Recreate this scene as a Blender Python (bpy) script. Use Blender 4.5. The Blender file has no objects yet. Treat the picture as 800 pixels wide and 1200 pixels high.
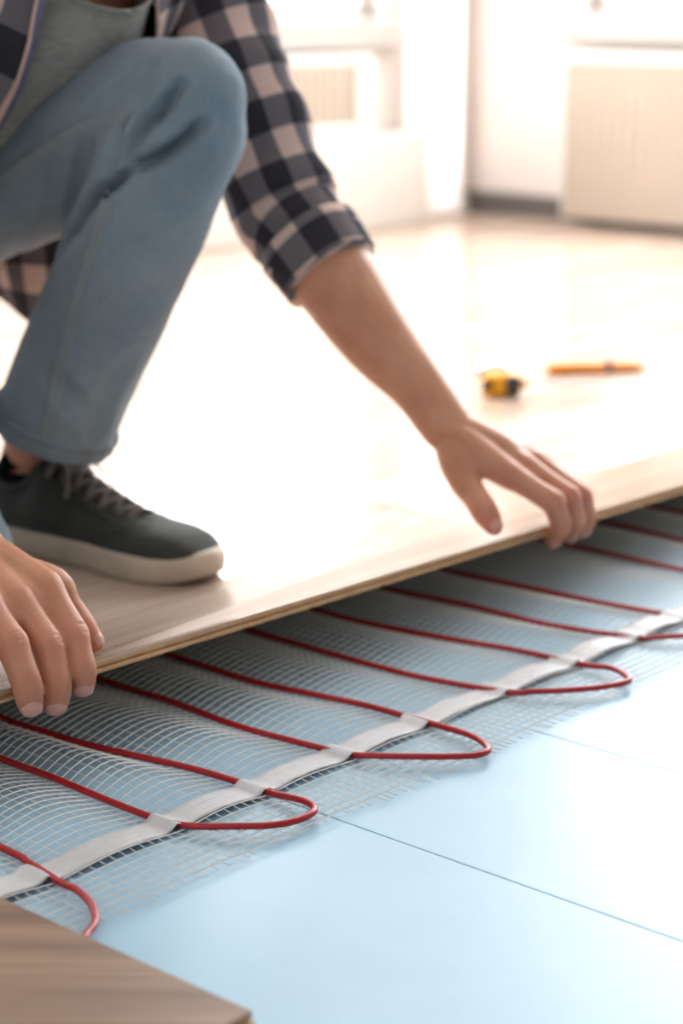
import bpy, bmesh, math, random
from mathutils import Vector, Matrix, noise
from mathutils.bvhtree import BVHTree
random.seed(7)
PI = math.pi
S = bpy.context.scene
COL = S.collection
V = Vector

# ------------------------------------------------------------------ camera
FPX = 2383.0                      # focal length in pixels of the 800x1200 frame
PITCH = math.radians(14.4)
YAW = math.radians(41.8)          # heading from +X (plank direction) towards +Y
CAM = V((0, 0, 0.60))
cam = bpy.data.cameras.new('camera')
cam_o = bpy.data.objects.new('camera', cam)
COL.objects.link(cam_o)
cam_o.location = CAM
cam_o.rotation_euler = (PI/2 - PITCH, 0, YAW - PI/2)
cam.sensor_fit = 'VERTICAL'
cam.sensor_height = 36
cam.lens = FPX/1200*36
cam.clip_start = 0.05
cam.dof.use_dof = True
cam.dof.focus_distance = 1.53
cam.dof.aperture_fstop = 4.0
S.camera = cam_o

# ------------------------------------------------------------------ light
XW, YW = 4.38, 3.46               # the two far walls
ROOM_X0, ROOM_Y0, ROOM_H = -2.2, -2.0, 2.6
W1 = dict(x0=1.2, x1=4.04, z0=0.53, z1=2.30)      # window in the wall at Y = YW
W2 = dict(y0=1.0, y1=3.10, z0=0.545, z1=2.30)     # window in the wall at X = XW
W_FILL = dict(y0=-1.6, y1=1.6, z0=0.80, z1=2.30)      # unseen window added behind the camera for soft fill
D1 = dict(x0=4.13, x1=4.34, z0=0.06, z1=2.30)      # narrow glazed door by the corner, behind the curtain
world = bpy.data.worlds.new('world')
S.world = world
world.use_nodes = True
bg = world.node_tree.nodes['Background']
bg.inputs['Color'].default_value = (0.93, 0.96, 1, 1)
bg.inputs['Strength'].default_value = 1.5

def area(name, loc, rot, sx, sy, watts, col=(1, 1, 1)):
    l = bpy.data.lights.new(name, 'AREA')
    l.shape = 'RECTANGLE'; l.size = sx; l.size_y = sy; l.energy = watts; l.color = col
    o = bpy.data.objects.new(name, l); COL.objects.link(o)
    o.location = loc; o.rotation_euler = rot
    return o
area('daylight_window_1', ((W1['x0']+W1['x1'])/2, YW+0.25, (W1['z0']+W1['z1'])/2), (-PI/2, 0, 0), W1['x1']-W1['x0'], W1['z1']-W1['z0'], 150, (.975, .988, 1))
area('daylight_window_2', (XW+0.25, (W2['y0']+W2['y1'])/2, (W2['z0']+W2['z1'])/2), (PI/2, 0, PI/2), W2['y1']-W2['y0'], W2['z1']-W2['z0'], 120, (.975, .988, 1))
area('daylight_door_1', ((D1['x0']+D1['x1'])/2, YW+0.25, (D1['z0']+D1['z1'])/2), (-PI/2, 0, 0), D1['x1']-D1['x0'], D1['z1']-D1['z0'], 18, (.975, .988, 1))
area('added_fill_light', (ROOM_X0-0.25, (W_FILL['y0']+W_FILL['y1'])/2, (W_FILL['z0']+W_FILL['z1'])/2), (PI/2, 0, -PI/2), W_FILL['y1']-W_FILL['y0'], W_FILL['z1']-W_FILL['z0'], 4, (0.97, .985, 1))  # added fill light, no source seen on this side
vs = S.view_settings
vs.view_transform = 'Standard'; vs.look = 'None'; vs.gamma = 1.0; vs.use_curve_mapping = False
vs.exposure = 0.40

# ------------------------------------------------------------------ helpers
CF = V((math.cos(YAW)*math.cos(PITCH), math.sin(YAW)*math.cos(PITCH), -math.sin(PITCH)))
CR = V((math.sin(YAW), -math.cos(YAW), 0))
CU = CR.cross(CF)
def ray(x, y): return CF + CR*((x-400)/FPX) - CU*((y-600)/FPX)
def P(x, y, d): return CAM + ray(x, y)*d                      # joint seen at x,y and d metres deep
def at(x, y, z=0.0):
    r = ray(x, y); return CAM + r*((z-CAM.z)/r.z)
def on_x(x, y, X): r = ray(x, y); return CAM + r*(X/r.x)
def on_y(x, y, Y): r = ray(x, y); return CAM + r*(Y/r.y)

def s2l(c): return c/12.92 if c <= .04045 else ((c+.055)/1.055)**2.4
def rgb(r, g, b): return (s2l(r/255), s2l(g/255), s2l(b/255), 1)

class NT:
    def __init__(s, m):
        s.t = m.node_tree; s.n = s.t.nodes; s.b = s.n['Principled BSDF']
    def add(s, kind, **kw):
        n = s.n.new(kind)
        for k, v in kw.items():
            if k.startswith('i_'):
                key = k[2:]
                key = int(key) if key.isdigit() else key.replace('_', ' ')
                n.inputs[key].default_value = v
            else: setattr(n, k, v)
        return n
    def link(s, a, b): s.t.links.new(a, b)
    def noise(s, vec, scale, detail=4, rough=.55):
        n = s.add('ShaderNodeTexNoise', i_Scale=scale, i_Detail=detail, i_Roughness=rough)
        if vec is not None: s.link(vec, n.inputs['Vector'])
        return n.outputs['Fac']
    def mapping(s, src='Object', scale=(1, 1, 1), rot=(0, 0, 0)):
        tc = s.add('ShaderNodeTexCoord')
        mp = s.add('ShaderNodeMapping')
        mp.inputs['Scale'].default_value = scale; mp.inputs['Rotation'].default_value = rot
        s.link(tc.outputs[src], mp.inputs['Vector'])
        return mp.outputs['Vector']
    def ramp(s, fac, stops):
        r = s.add('ShaderNodeValToRGB')
        el = r.color_ramp.elements
        while len(el) < len(stops): el.new(.5)
        for e, (p, c) in zip(el, stops): e.position = p; e.color = c
        s.link(fac, r.inputs['Fac'])
        return r.outputs['Color']
    def bump(s, h, strength=.3, dist=.001):
        b = s.add('ShaderNodeBump', i_Strength=strength, i_Distance=dist)
        s.link(h, b.inputs['Height']); s.link(b.outputs['Normal'], s.b.inputs['Normal'])
        return b
    def math(s, op, a, b=None):
        m = s.add('ShaderNodeMath', operation=op)
        for i, v in enumerate((a, b)):
            if v is None: continue
            if isinstance(v, (int, float)): m.inputs[i].default_value = v
            else: s.link(v, m.inputs[i])
        return m.outputs[0]
    def mix(s, fac, a, b, blend='MIX'):
        m = s.add('ShaderNodeMix', data_type='RGBA', blend_type=blend)
        for i, v in ((0, fac), (6, a), (7, b)):
            if isinstance(v, (int, float, tuple)): m.inputs[i].default_value = v
            else: s.link(v, m.inputs[i])
        return m.outputs[2]

def mat(name, col, rough=.5, spec=.5, metal=0, var=0.0, vscale=30, bump=0, bscale=200, coat=0, **kw):
    m = bpy.data.materials.new(name); m.use_nodes = True
    t = NT(m); b = t.b
    b.inputs['Base Color'].default_value = col
    b.inputs['Roughness'].default_value = rough
    b.inputs['Specular IOR Level'].default_value = spec
    b.inputs['Metallic'].default_value = metal
    b.inputs['Coat Weight'].default_value = coat
    for k, v in kw.items(): b.inputs[k].default_value = v
    if var or bump:
        vec = t.mapping()
        if var:
            f = t.noise(vec, vscale)
            lo = tuple(c*(1-var) for c in col[:3])+(1,); hi = tuple(min(1, c*(1+var)) for c in col[:3])+(1,)
            t.link(t.ramp(f, [(.3, lo), (.7, hi)]), b.inputs['Base Color'])
        if bump: t.bump(t.noise(vec, bscale), bump)
    return m

def laminate(name, base, dark, grain_rot=0.0, rough=.22, contrast=1.0):
    m = bpy.data.materials.new(name); m.use_nodes = True
    t = NT(m); b = t.b
    tc = t.add('ShaderNodeTexCoord'); oi = t.add('ShaderNodeObjectInfo')
    rt = t.add('ShaderNodeVectorRotate', rotation_type='Z_AXIS', i_Angle=grain_rot)
    t.link(tc.outputs['Object'], rt.inputs['Vector'])
    off = t.add('ShaderNodeVectorMath', operation='ADD')
    cmb = t.add('ShaderNodeCombineXYZ')
    t.link(t.math('MULTIPLY', oi.outputs['Random'], 37.0), cmb.inputs['X'])
    t.link(t.math('MULTIPLY', oi.outputs['Random'], 91.0), cmb.inputs['Y'])
    t.link(rt.outputs['Vector'], off.inputs[0]); t.link(cmb.outputs['Vector'], off.inputs[1])
    def mp(sc):
        q = t.add('ShaderNodeMapping'); q.inputs['Scale'].default_value = sc
        t.link(off.outputs['Vector'], q.inputs['Vector']); return q.outputs['Vector']
    a = t.noise(mp((2.2, 26, 10)), 1.0, 6, .62)
    f = t.noise(mp((6, 190, 60)), 1.0, 4, .6)
    c = t.noise(mp((.9, 6, 4)), 1.0, 3, .5)
    mixv = t.math('ADD', t.math('MULTIPLY', a, .55), t.math('ADD', t.math('MULTIPLY', f, .25), t.math('MULTIPLY', c, .2)))
    mid = tuple((x+y)/2 for x, y in zip(base, dark))
    t.link(t.ramp(mixv, [(.5-.18/contrast, dark), (.5, mid), (.5+.13/contrast, base)]), b.inputs['Base Color'])
    b.inputs['Roughness'].default_value = rough
    b.inputs['Specular IOR Level'].default_value = .5
    t.bump(f, .08, .0006)
    return m

def link_mesh(name, verts, faces, m, parent=None, smooth=True, uvs=None):
    me = bpy.data.meshes.new(name)
    me.from_pydata([tuple(v) for v in verts], [], faces)
    if uvs is not None:
        ul = me.uv_layers.new(name='UVMap')
        for p in me.polygons:
            for li in p.loop_indices: pass
        k = 0
        for fi, f in enumerate(faces):
            for q in uvs[fi]:
                ul.data[k].uv = q; k += 1
    me.validate(clean_customdata=False)
    return link_me(name, me, m, parent, smooth)
def link_me(name, me, m, parent=None, smooth=True):
    if smooth: me.shade_smooth()
    for mm in (m if isinstance(m, (list, tuple)) else [m]): me.materials.append(mm)
    o = bpy.data.objects.new(name, me); COL.objects.link(o)
    if parent: o.parent = parent
    return o
def tag(o, label=None, cat=None, group=None, kind=None):
    if label: o['label'] = label
    if cat: o['category'] = cat
    if group: o['group'] = group
    if kind: o['kind'] = kind
    return o
def empty(name, loc=(0, 0, 0), rz=0, parent=None):
    o = bpy.data.objects.new(name, None); COL.objects.link(o)
    o.location = loc; o.rotation_euler = (0, 0, rz); o.empty_display_size = .05
    if parent: o.parent = parent
    return o

def bm_box(bm, x0, x1, y0, y1, z0, z1, bev=0):
    vs_ = [bm.verts.new(c) for c in ((x0,y0,z0),(x1,y0,z0),(x1,y1,z0),(x0,y1,z0),(x0,y0,z1),(x1,y0,z1),(x1,y1,z1),(x0,y1,z1))]
    fs = [bm.faces.new([vs_[i] for i in f]) for f in ((3,2,1,0),(4,5,6,7),(0,1,5,4),(1,2,6,5),(2,3,7,6),(3,0,4,7))]
    if bev:
        ed = list({e for f in fs for e in f.edges})
        bmesh.ops.bevel(bm, geom=ed, offset=bev, segments=2, affect='EDGES', profile=.5)
def box(name, x0, x1, y0, y1, z0, z1, m, parent=None, bev=0.0, smooth=False):
    bm = bmesh.new(); bm_box(bm, x0, x1, y0, y1, z0, z1, bev)
    me = bpy.data.meshes.new(name); bm.to_mesh(me); bm.free()
    return link_me(name, me, m, parent, smooth)

def catmull(pts, n):
    """n samples per span through the rows of numbers pts"""
    out = []
    N = len(pts)
    for i in range(N-1):
        p0 = pts[max(i-1, 0)]; p1 = pts[i]; p2 = pts[i+1]; p3 = pts[min(i+2, N-1)]
        for k in range(n):
            t = k/n
            out.append([.5*((2*b)+(-a+c)*t+(2*a-5*b+4*c-d)*t*t+(-a+3*b-3*c+d)*t**3) for a, b, c, d in zip(p0, p1, p2, p3)])
    out.append(list(pts[-1]))
    return out

def frames(pts, up):
    n = len(pts); fr = []
    prev = None
    for i in range(n):
        t = (pts[min(i+1, n-1)]-pts[max(i-1, 0)])
        t = t.normalized() if t.length > 1e-9 else (fr[-1][0] if fr else V((0,0,1)))
        if prev is None:
            a = up - t*up.dot(t)
            if a.length < 1e-4: a = V((1,0,0)) - t*t.x
            a.normalize()
        else:
            a = prev - t*prev.dot(t); a.normalize()
        prev = a
        fr.append((t, a, t.cross(a)))
    return fr

def loft(path, up=V((0, 0, 1)), N=20, sub=6, cap=True, disp=None, round_ends=False, a0=0.0, a1=2*PI):
    """path rows: (point, ra, rb). ra along 'up' side, rb across. Returns verts, faces, uvs (metres)"""
    rows = [list(p)+[ra, rb] for p, ra, rb in path]
    smp = catmull(rows, sub) if sub > 1 else rows
    pts = [V(r[:3]) for r in smp]
    fr = frames(pts, up)
    rings = []
    if round_ends:
        def dome(i, sgn):
            t, a, b = fr[i]; ra, rb = smp[i][3], smp[i][4]
            return [(pts[i]+t*sgn*min(ra, rb)*math.sin(q), ra*math.cos(q), rb*math.cos(q), fr[i]) for q in (.35, .7, 1.05, 1.35)]
        rings += list(reversed(dome(0, -1)))
        rings += [(pts[i], smp[i][3], smp[i][4], fr[i]) for i in range(len(pts))]
        rings += dome(len(pts)-1, 1)
    else:
        rings = [(pts[i], smp[i][3], smp[i][4], fr[i]) for i in range(len(pts))]
    full = abs(a1-a0-2*PI) < 1e-6
    M = N if full else N+1
    verts = []; faces = []; uvs = []; vl = 0; ring_v = []
    rmean = max(max(r[1], r[2]) for r in rings)
    for i, (c, ra, rb, (t, a, b)) in enumerate(rings):
        if i: vl += (c-rings[i-1][0]).length
        ring_v.append(vl)
        for k in range(M):
            ang = a0+(a1-a0)*k/N
            p = c + a*(ra*math.cos(ang)) + b*(rb*math.sin(ang))
            if disp:
                nrm = (a*(math.cos(ang)) + b*(math.sin(ang))).normalized()
                p = p + nrm*disp(p, ang, vl)
            verts.append(p)
    for i in range(len(rings)-1):
        for k in range(N):
            k2 = (k+1) % M if full else k+1
            faces.append((i*M+k, i*M+k2, (i+1)*M+k2, (i+1)*M+k))
            u0 = (a1-a0)*k/N*rmean; u1 = (a1-a0)*(k+1)/N*rmean
            uvs.append(((u0, ring_v[i]), (u1, ring_v[i]), (u1, ring_v[i+1]), (u0, ring_v[i+1])))
    if cap and full:
        for base, rev in ((0, True), ((len(rings)-1)*M, False)):
            cc = len(verts); verts.append(sum((verts[base+k] for k in range(M)), V((0,0,0)))/M)
            for k in range(M):
                f = (base+k, base+(k+1) % M, cc)
                faces.append(f[::-1] if rev else f); uvs.append(((0,0),(0,0),(0,0)))
    return verts, faces, uvs

def joined(parts):
    vv, ff = [], []
    for v, f, *_ in parts:
        o = len(vv); vv += list(v); ff += [tuple(i+o for i in q) for q in f]
    return vv, ff
def remesh(parts, voxel, smooth=4, factor=.5):
    vv, ff = joined(parts)
    me = bpy.data.meshes.new('tmp'); me.from_pydata([tuple(v) for v in vv], [], ff); me.update()
    o = bpy.data.objects.new('tmp', me); COL.objects.link(o)
    r = o.modifiers.new('r', 'REMESH'); r.mode = 'VOXEL'; r.voxel_size = voxel
    s = o.modifiers.new('s', 'SMOOTH'); s.iterations = smooth; s.factor = factor
    dg = bpy.context.evaluated_depsgraph_get(); dg.update()
    out = bpy.data.meshes.new_from_object(o.evaluated_get(dg))
    bpy.data.objects.remove(o); bpy.data.meshes.remove(me)
    return out
def tube(name, pts, r, m, parent=None, N=8, sub=4, up=V((0,0,1)), flat=None):
    v, f, u = loft([(p, r, flat or r) for p in pts], up, N, sub, True)
    return link_mesh(name, v, f, m, parent, True, u)
def nz(p, s, seed=0.0): return noise.noise(V((p[0]*s+seed, p[1]*s+seed*1.7, p[2]*s-seed)))

# ------------------------------------------------------------------ materials
M = {}
M['wall'] = mat('wall_paint', rgb(205, 195, 188), .85, .3, var=.02, vscale=3)
M['wall_tan'] = mat('dark_unseen_wall', rgb(138, 130, 122), .9, .2, var=.05, vscale=3)  # unseen walls, toned dark to cut the light they bounce back
M['white'] = mat('white_paint', rgb(222, 215, 208), .45, .4, var=.02, vscale=5)
M['sill'] = mat('sill_grey', rgb(172, 166, 160), .4, .4, var=.03, vscale=6)
M['radiator'] = mat('radiator_enamel', rgb(178, 163, 148), .5, .4, var=.02, vscale=4)
M['base_grey'] = mat('grey_baseboard', rgb(88, 82, 80), .6, .4, var=.06, vscale=8)
def sheer():
    m = mat('white_curtain', rgb(250, 248, 246), .8, .2, var=.02, vscale=12)
    t = NT(m); tl_ = t.add('ShaderNodeBsdfTranslucent'); tl_.inputs['Color'].default_value = rgb(252, 250, 248)
    mx = t.add('ShaderNodeMixShader'); mx.inputs[0].default_value = .6
    t.link(t.b.outputs[0], mx.inputs[1]); t.link(tl_.outputs[0], mx.inputs[2]); t.link(mx.outputs[0], t.n['Material Output'].inputs['Surface'])
    return m
M['curtain'] = sheer()
M['concrete'] = mat('screed', rgb(150, 148, 144), .9, .2, var=.1, vscale=6, bump=.2)
M['lam'] = laminate('laminate_floor', rgb(208, 188, 172), rgb(156, 132, 114), 0, .17)
M['lam_front'] = laminate('laminate_brown', rgb(162, 132, 110), rgb(104, 82, 66), math.radians(48), .42, 1.15)
M['core'] = mat('fibreboard_core', rgb(192, 156, 118), .75, .3, var=.12, vscale=60)
M['blue'] = mat('blue_foam', rgb(164, 202, 224), .36, .45, var=.035, vscale=9, bump=.12, bscale=60)
M['red'] = mat('red_cable', rgb(172, 26, 32), .36, .5, var=.08, vscale=60)
M['tape'] = mat('grey_tape', rgb(196, 198, 202), .45, .45, var=.05, vscale=90, bump=.25, bscale=300)
M['net_white'] = mat('white_fibre', rgb(240, 241, 240), .5, .4, var=.05, vscale=80)
M['net_beige'] = mat('beige_fibre', rgb(220, 218, 213), .6, .4, var=.08, vscale=80)
M['sole'] = mat('pale_rubber', rgb(203, 190, 172), .6, .35, var=.12, vscale=28, bump=.15, bscale=120)
M['shoe'] = mat('dark_grey_suede', rgb(66, 68, 66), .8, .3, var=.14, vscale=45, bump=.35, bscale=420)
M['lace'] = mat('grey_lace', rgb(120, 112, 106), .85, .2, var=.1, vscale=200)
M['sock'] = mat('black_sock', rgb(20, 20, 22), .95, .1, var=.1, vscale=150, bump=.3, bscale=600)
M['hair'] = mat('brown_hair', rgb(52, 38, 30), .6, .4, var=.25, vscale=80, bump=.5, bscale=150)
M['yellow'] = mat('yellow_plastic', rgb(246, 176, 22), .4, .5, var=.04, vscale=40)
M['orange'] = mat('orange_plastic', rgb(255, 152, 20), .4, .5, var=.04, vscale=40)
M['black'] = mat('black_rubber', rgb(32, 32, 34), .55, .4, var=.1, vscale=60)
M['darkgrey'] = mat('dark_grey_rubber', rgb(66, 68, 72), .55, .4, var=.1, vscale=60)
M['chrome'] = mat('bright_metal', rgb(228, 230, 232), .22, .5, 1, var=.03, vscale=50)
M['blade'] = mat('steel_blade', rgb(140, 146, 158), .45, .4, .2, var=.03, vscale=50)
M['eye'] = mat('eye_white', rgb(232, 228, 224), .2, .5, var=.03, vscale=90)

def glass_mat():
    m = bpy.data.materials.new('window_glass'); m.use_nodes = True
    n = m.node_tree.nodes; l = m.node_tree.links
    out = n['Material Output']; n.remove(n['Principled BSDF'])
    tr = n.new('ShaderNodeBsdfTransparent'); gl = n.new('ShaderNodeBsdfGlossy'); mx = n.new('ShaderNodeMixShader')
    gl.inputs['Roughness'].default_value = .02; mx.inputs[0].default_value = .06
    l.new(tr.outputs[0], mx.inputs[1]); l.new(gl.outputs[0], mx.inputs[2]); l.new(mx.outputs[0], out.inputs[0])
    return m
M['glass'] = glass_mat()

def skin_mat():
    m = bpy.data.materials.new('skin'); m.use_nodes = True
    t = NT(m); b = t.b
    vec = t.mapping()
    base = t.ramp(t.noise(vec, 26, 4), [(.32, rgb(196, 136, 104)), (.68, rgb(212, 156, 124))])
    at_ = t.add('ShaderNodeAttribute', attribute_name='blush')
    col = t.mix(t.math('MULTIPLY', at_.outputs['Fac'], .8), base, rgb(206, 122, 104))
    mott = t.noise(vec, 160, 3)
    col = t.mix(t.math('MULTIPLY', mott, .25), col, rgb(176, 116, 96))
    t.link(col, b.inputs['Base Color'])
    b.inputs['Roughness'].default_value = .48
    b.inputs['Specular IOR Level'].default_value = .4
    b.inputs['Subsurface Weight'].default_value = .12
    b.inputs['Subsurface Radius'].default_value = (.010, .004, .002)
    b.inputs['Subsurface Scale'].default_value = .5
    vo = t.add('ShaderNodeTexVoronoi', i_Scale=900.0); t.link(vec, vo.inputs['Vector'])
    h = t.math('ADD', t.math('MULTIPLY', vo.outputs['Distance'], .35), t.noise(vec, 350, 3))
    t.bump(h, .22, .0007)
    return m
M['skin'] = skin_mat()
M['nail'] = mat('fingernail', rgb(216, 160, 142), .3, .5, var=.05, vscale=150)

def denim(name, c0, c1, wear):
    m = bpy.data.materials.new(name); m.use_nodes = True
    t = NT(m); b = t.b
    vec = t.mapping()
    f = t.noise(vec, 9, 5, .6)
    col = t.ramp(f, [(.3, c0), (.7, c1)])
    weave = t.add('ShaderNodeTexWave', wave_type='BANDS', bands_direction='DIAGONAL', i_Scale=420.0, i_Distortion=2.0, i_Detail=2.0)
    t.link(vec, weave.inputs['Vector'])
    sl = t.noise(t.mapping(scale=(1, 1, .25)), 420, 3)
    col = t.mix(t.math('MULTIPLY', sl, .35), col, wear)
    t.link(col, b.inputs['Base Color'])
    b.inputs['Roughness'].default_value = .9
    b.inputs['Specular IOR Level'].default_value = .15
    b.inputs['Sheen Weight'].default_value = .15
    t.bump(t.math('ADD', weave.outputs['Fac'], sl), .25, .0006)
    return m
M['denim'] = denim('washed_denim', rgb(104, 121, 135), rgb(130, 148, 160), rgb(174, 186, 194))
M['denim_seam'] = denim('seam_denim', rgb(112, 126, 134), rgb(134, 148, 154), rgb(178, 186, 188))
M['thread'] = mat('brown_thread', rgb(120, 104, 84), .8, .2, var=.1, vscale=300)

def tee_mat():
    m = bpy.data.materials.new('grey_jersey'); m.use_nodes = True
    t = NT(m); b = t.b
    vec = t.mapping(scale=(1, 1, 5))
    f = t.noise(vec, 90, 4, .6)
    t.link(t.ramp(f, [(.3, rgb(136, 135, 130)), (.7, rgb(166, 165, 159))]), b.inputs['Base Color'])
    b.inputs['Roughness'].default_value = .95; b.inputs['Specular IOR Level'].default_value = .15
    t.bump(f, .2, .0008)
    return m
M['tee'] = tee_mat()

def plaid_mat(name, cell=.033):
    m = bpy.data.materials.new(name); m.use_nodes = True
    t = NT(m); b = t.b
    uv = t.add('ShaderNodeUVMap')
    sep = t.add('ShaderNodeSeparateXYZ'); t.link(uv.outputs['UV'], sep.inputs[0])
    def stripe(o):
        fr = t.math('FRACT', t.math('ADD', t.math('DIVIDE', o, 2*cell), 40.0))
        return t.math('GREATER_THAN', fr, .5)
    s_ = t.math('ADD', stripe(sep.outputs['X']), stripe(sep.outputs['Y']))
    c = t.mix(t.math('GREATER_THAN', s_, .5), rgb(214, 186, 176), rgb(106, 100, 104))
    c = t.mix(t.math('GREATER_THAN', s_, 1.5), c, rgb(38, 38, 48))
    th = t.noise(t.mapping(), 500, 2)
    c = t.mix(t.math('MULTIPLY', th, .12), c, rgb(150, 140, 140))
    t.link(c, b.inputs['Base Color'])
    b.inputs['Roughness'].default_value = .92; b.inputs['Specular IOR Level'].default_value = .15
    t.bump(th, .2, .0005)
    return m
M['plaid'] = plaid_mat('plaid_flannel')
M['plaid_in'] = mat('flannel_inside', rgb(120, 116, 140), .95, .1, var=.1, vscale=90)
M['piping'] = mat('pink_flannel_edge', rgb(214, 178, 166), .9, .15, var=.08, vscale=90)

# ------------------------------------------------------------------ the room
ZF = 0.016                          # top of the laid laminate
TH = 0.009                          # thickness of a plank
Y_EDGE = 1.420                      # where the laid floor ends
floor = box('floor', ROOM_X0, XW+.1, ROOM_Y0, YW+.1, -.10, -.006, M['concrete'])
tag(floor, kind='structure')
# laid rows of planks, every plank a part of the floor
PW, PL = .270, 1.38
plank_mesh = {}
def plank_obj(x0, x1, y0, y1):
    key = (round(x1-x0, 3), round(y1-y0, 3))
    if key not in plank_mesh:
        bm = bmesh.new(); bm_box(bm, 0, x1-x0-.0034, 0, y1-y0-.003, 0, TH, .0013)
        me = bpy.data.meshes.new('plank'); bm.to_mesh(me); bm.free(); me.materials.append(M['lam'])
        plank_mesh[key] = me
    o = bpy.data.objects.new('plank', plank_mesh[key]); COL.objects.link(o)
    o.location = (x0, y0, ZF-TH); o.parent = floor
    return o
joint = [1.747, 1.747-.62, 1.747-.25, 1.747-.95, 1.747-.45, 1.747-1.1, 1.747-.7, 1.747-.1]
row = 0; y = Y_EDGE
while y < YW-.01:
    y1 = min(y+PW, YW)
    xs = []; x = joint[row % 8]
    while x > ROOM_X0: x -= PL
    while x < XW:
        a = max(x, ROOM_X0); b_ = min(x+PL, XW)
        if b_-a > .01: plank_obj(a, b_, y, y1)
        x += PL
    y = y1; row += 1

def wall_with_hole(name, horiz0, horiz1, fixed0, fixed1, axis, w0, w1, z0, z1, m_wall=None):
    bm = bmesh.new()
    def b(h0, h1, zz0, zz1):
        if axis == 'x': bm_box(bm, h0, h1, fixed0, fixed1, zz0, zz1)
        else: bm_box(bm, fixed0, fixed1, h0, h1, zz0, zz1)
    b(horiz0, w0, -.1, ROOM_H); b(w1, horiz1, -.1, ROOM_H); b(w0, w1, -.1, z0); b(w0, w1, z1, ROOM_H)
    me = bpy.data.meshes.new(name); bm.to_mesh(me); bm.free()
    return tag(link_me(name, me, m_wall or M['wall'], None, False), kind='structure')
bm = bmesh.new()
for x0, x1, z0, z1 in ((ROOM_X0, W1['x0'], -.1, ROOM_H), (W1['x0'], W1['x1'], -.1, W1['z0']), (W1['x0'], W1['x1'], W1['z1'], ROOM_H), (W1['x1'], D1['x0'], -.1, ROOM_H),
                       (D1['x0'], D1['x1'], -.1, D1['z0']), (D1['x0'], D1['x1'], D1['z1'], ROOM_H), (D1['x1'], XW, -.1, ROOM_H)):
    bm_box(bm, x0, x1, YW, YW+.2, z0, z1)
me = bpy.data.meshes.new('wall_left'); bm.to_mesh(me); bm.free()
tag(link_me('wall_left', me, M['wall'], None, False), kind='structure')
wall_with_hole('wall_back', ROOM_Y0, YW+.2, XW, XW+.2, 'y', W2['y0'], W2['y1'], W2['z0'], W2['z1'])
wall_with_hole('wall_front', ROOM_Y0, YW+.2, ROOM_X0-.2, ROOM_X0, 'y', W_FILL['y0'], W_FILL['y1'], W_FILL['z0'], W_FILL['z1'], M['wall_tan'])
tag(box('wall_right', ROOM_X0-.2, XW+.2, ROOM_Y0-.2, ROOM_Y0, -.1, ROOM_H, M['wall_tan']), kind='structure')
tag(box('ceiling', ROOM_X0-.2, XW+.2, ROOM_Y0-.2, YW+.2, ROOM_H, ROOM_H+.1, M['white']), kind='structure')

def window(name, axis, a0, a1, z0, z1, plane, inner, nm):
    """axis x: window in wall at Y=plane; inner = direction to the room (-1/+1)"""
    w = tag(empty(name, (0, 0, 0)), kind='structure')
    def bx(n, h0, h1, d0, d1, zz0, zz1, m, bev=.004):
        lo, hi = sorted((plane - inner*d0, plane - inner*d1))
        if axis == 'x': return box(n, h0, h1, lo, hi, zz0, zz1, m, w, bev)
        return box(n, lo, hi, h0, h1, zz0, zz1, m, w, bev)
    fw = .036
    bx('window_frame', a0, a1, .06, .12, z0, z0+fw, M['white']); bx('window_frame', a0, a1, .06, .12, z1-fw, z1, M['white'])
    step = (a1-a0)/nm
    for i in range(nm+1):
        c = a0+step*i; l = max(a0, c-fw/2); r = min(a1, c+fw/2)
        if i == 0: l, r = a0, a0+fw
        if i == nm: l, r = a1-fw, a1
        bx('window_frame', l, r, .06, .12, z0+fw, z1-fw, M['white'])
    for i in range(nm):
        bx('pane', a0+step*i+fw/2, a0+step*(i+1)-fw/2, .085, .091, z0+fw, z1-fw, M['glass'], 0)
    bx('window_sill', a0-.04, a1+.04, -.045, .06, z0-.075, z0, M['sill'], .008)
    return w
window('window_1', 'x', W1['x0'], W1['x1'], W1['z0'], W1['z1'], YW, -1, 3)
window('window_2', 'y', W2['y0'], W2['y1'], W2['z0'], W2['z1'], XW, -1, 3)
window('added_fill_window', 'y', W_FILL['y0'], W_FILL['y1'], W_FILL['z0'], W_FILL['z1'], ROOM_X0, 1, 3)  # unseen window, added to go with the fill light

dr = tag(empty('door_1', (0, 0, 0)), kind='structure')
for h0, h1, z0, z1 in ((D1['x0'], D1['x0']+.035, D1['z0'], D1['z1']), (D1['x1']-.035, D1['x1'], D1['z0'], D1['z1']), (D1['x0']+.035, D1['x1']-.035, D1['z0'], D1['z0']+.06), (D1['x0']+.035, D1['x1']-.035, D1['z1']-.05, D1['z1'])):
    box('door_frame', h0, h1, YW+.06, YW+.12, z0, z1, M['white'], dr, .004)
box('pane', D1['x0']+.035, D1['x1']-.035, YW+.085, YW+.091, D1['z0']+.06, D1['z1']-.05, M['glass'], dr)

# grey baseboards
RAD_Y1 = on_x(662, 256, XW-.09).y
tag(box('baseboard_back', XW-.014, XW, ROOM_Y0, YW, ZF, ZF+.058, M['base_grey'], None, .002), kind='structure')
tag(box('baseboard_left', ROOM_X0, XW-.014, YW-.014, YW, ZF, ZF+.046, M['white'], None, .002), kind='structure')
# white plinth under the first window
px_ = on_y(437, 160, YW-.10)
tag(box('trim_1', ROOM_X0+.3, D1['x0']-.03, YW-.10, YW-.014, ZF, px_.z, M['white'], None, .006), kind='structure')

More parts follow.
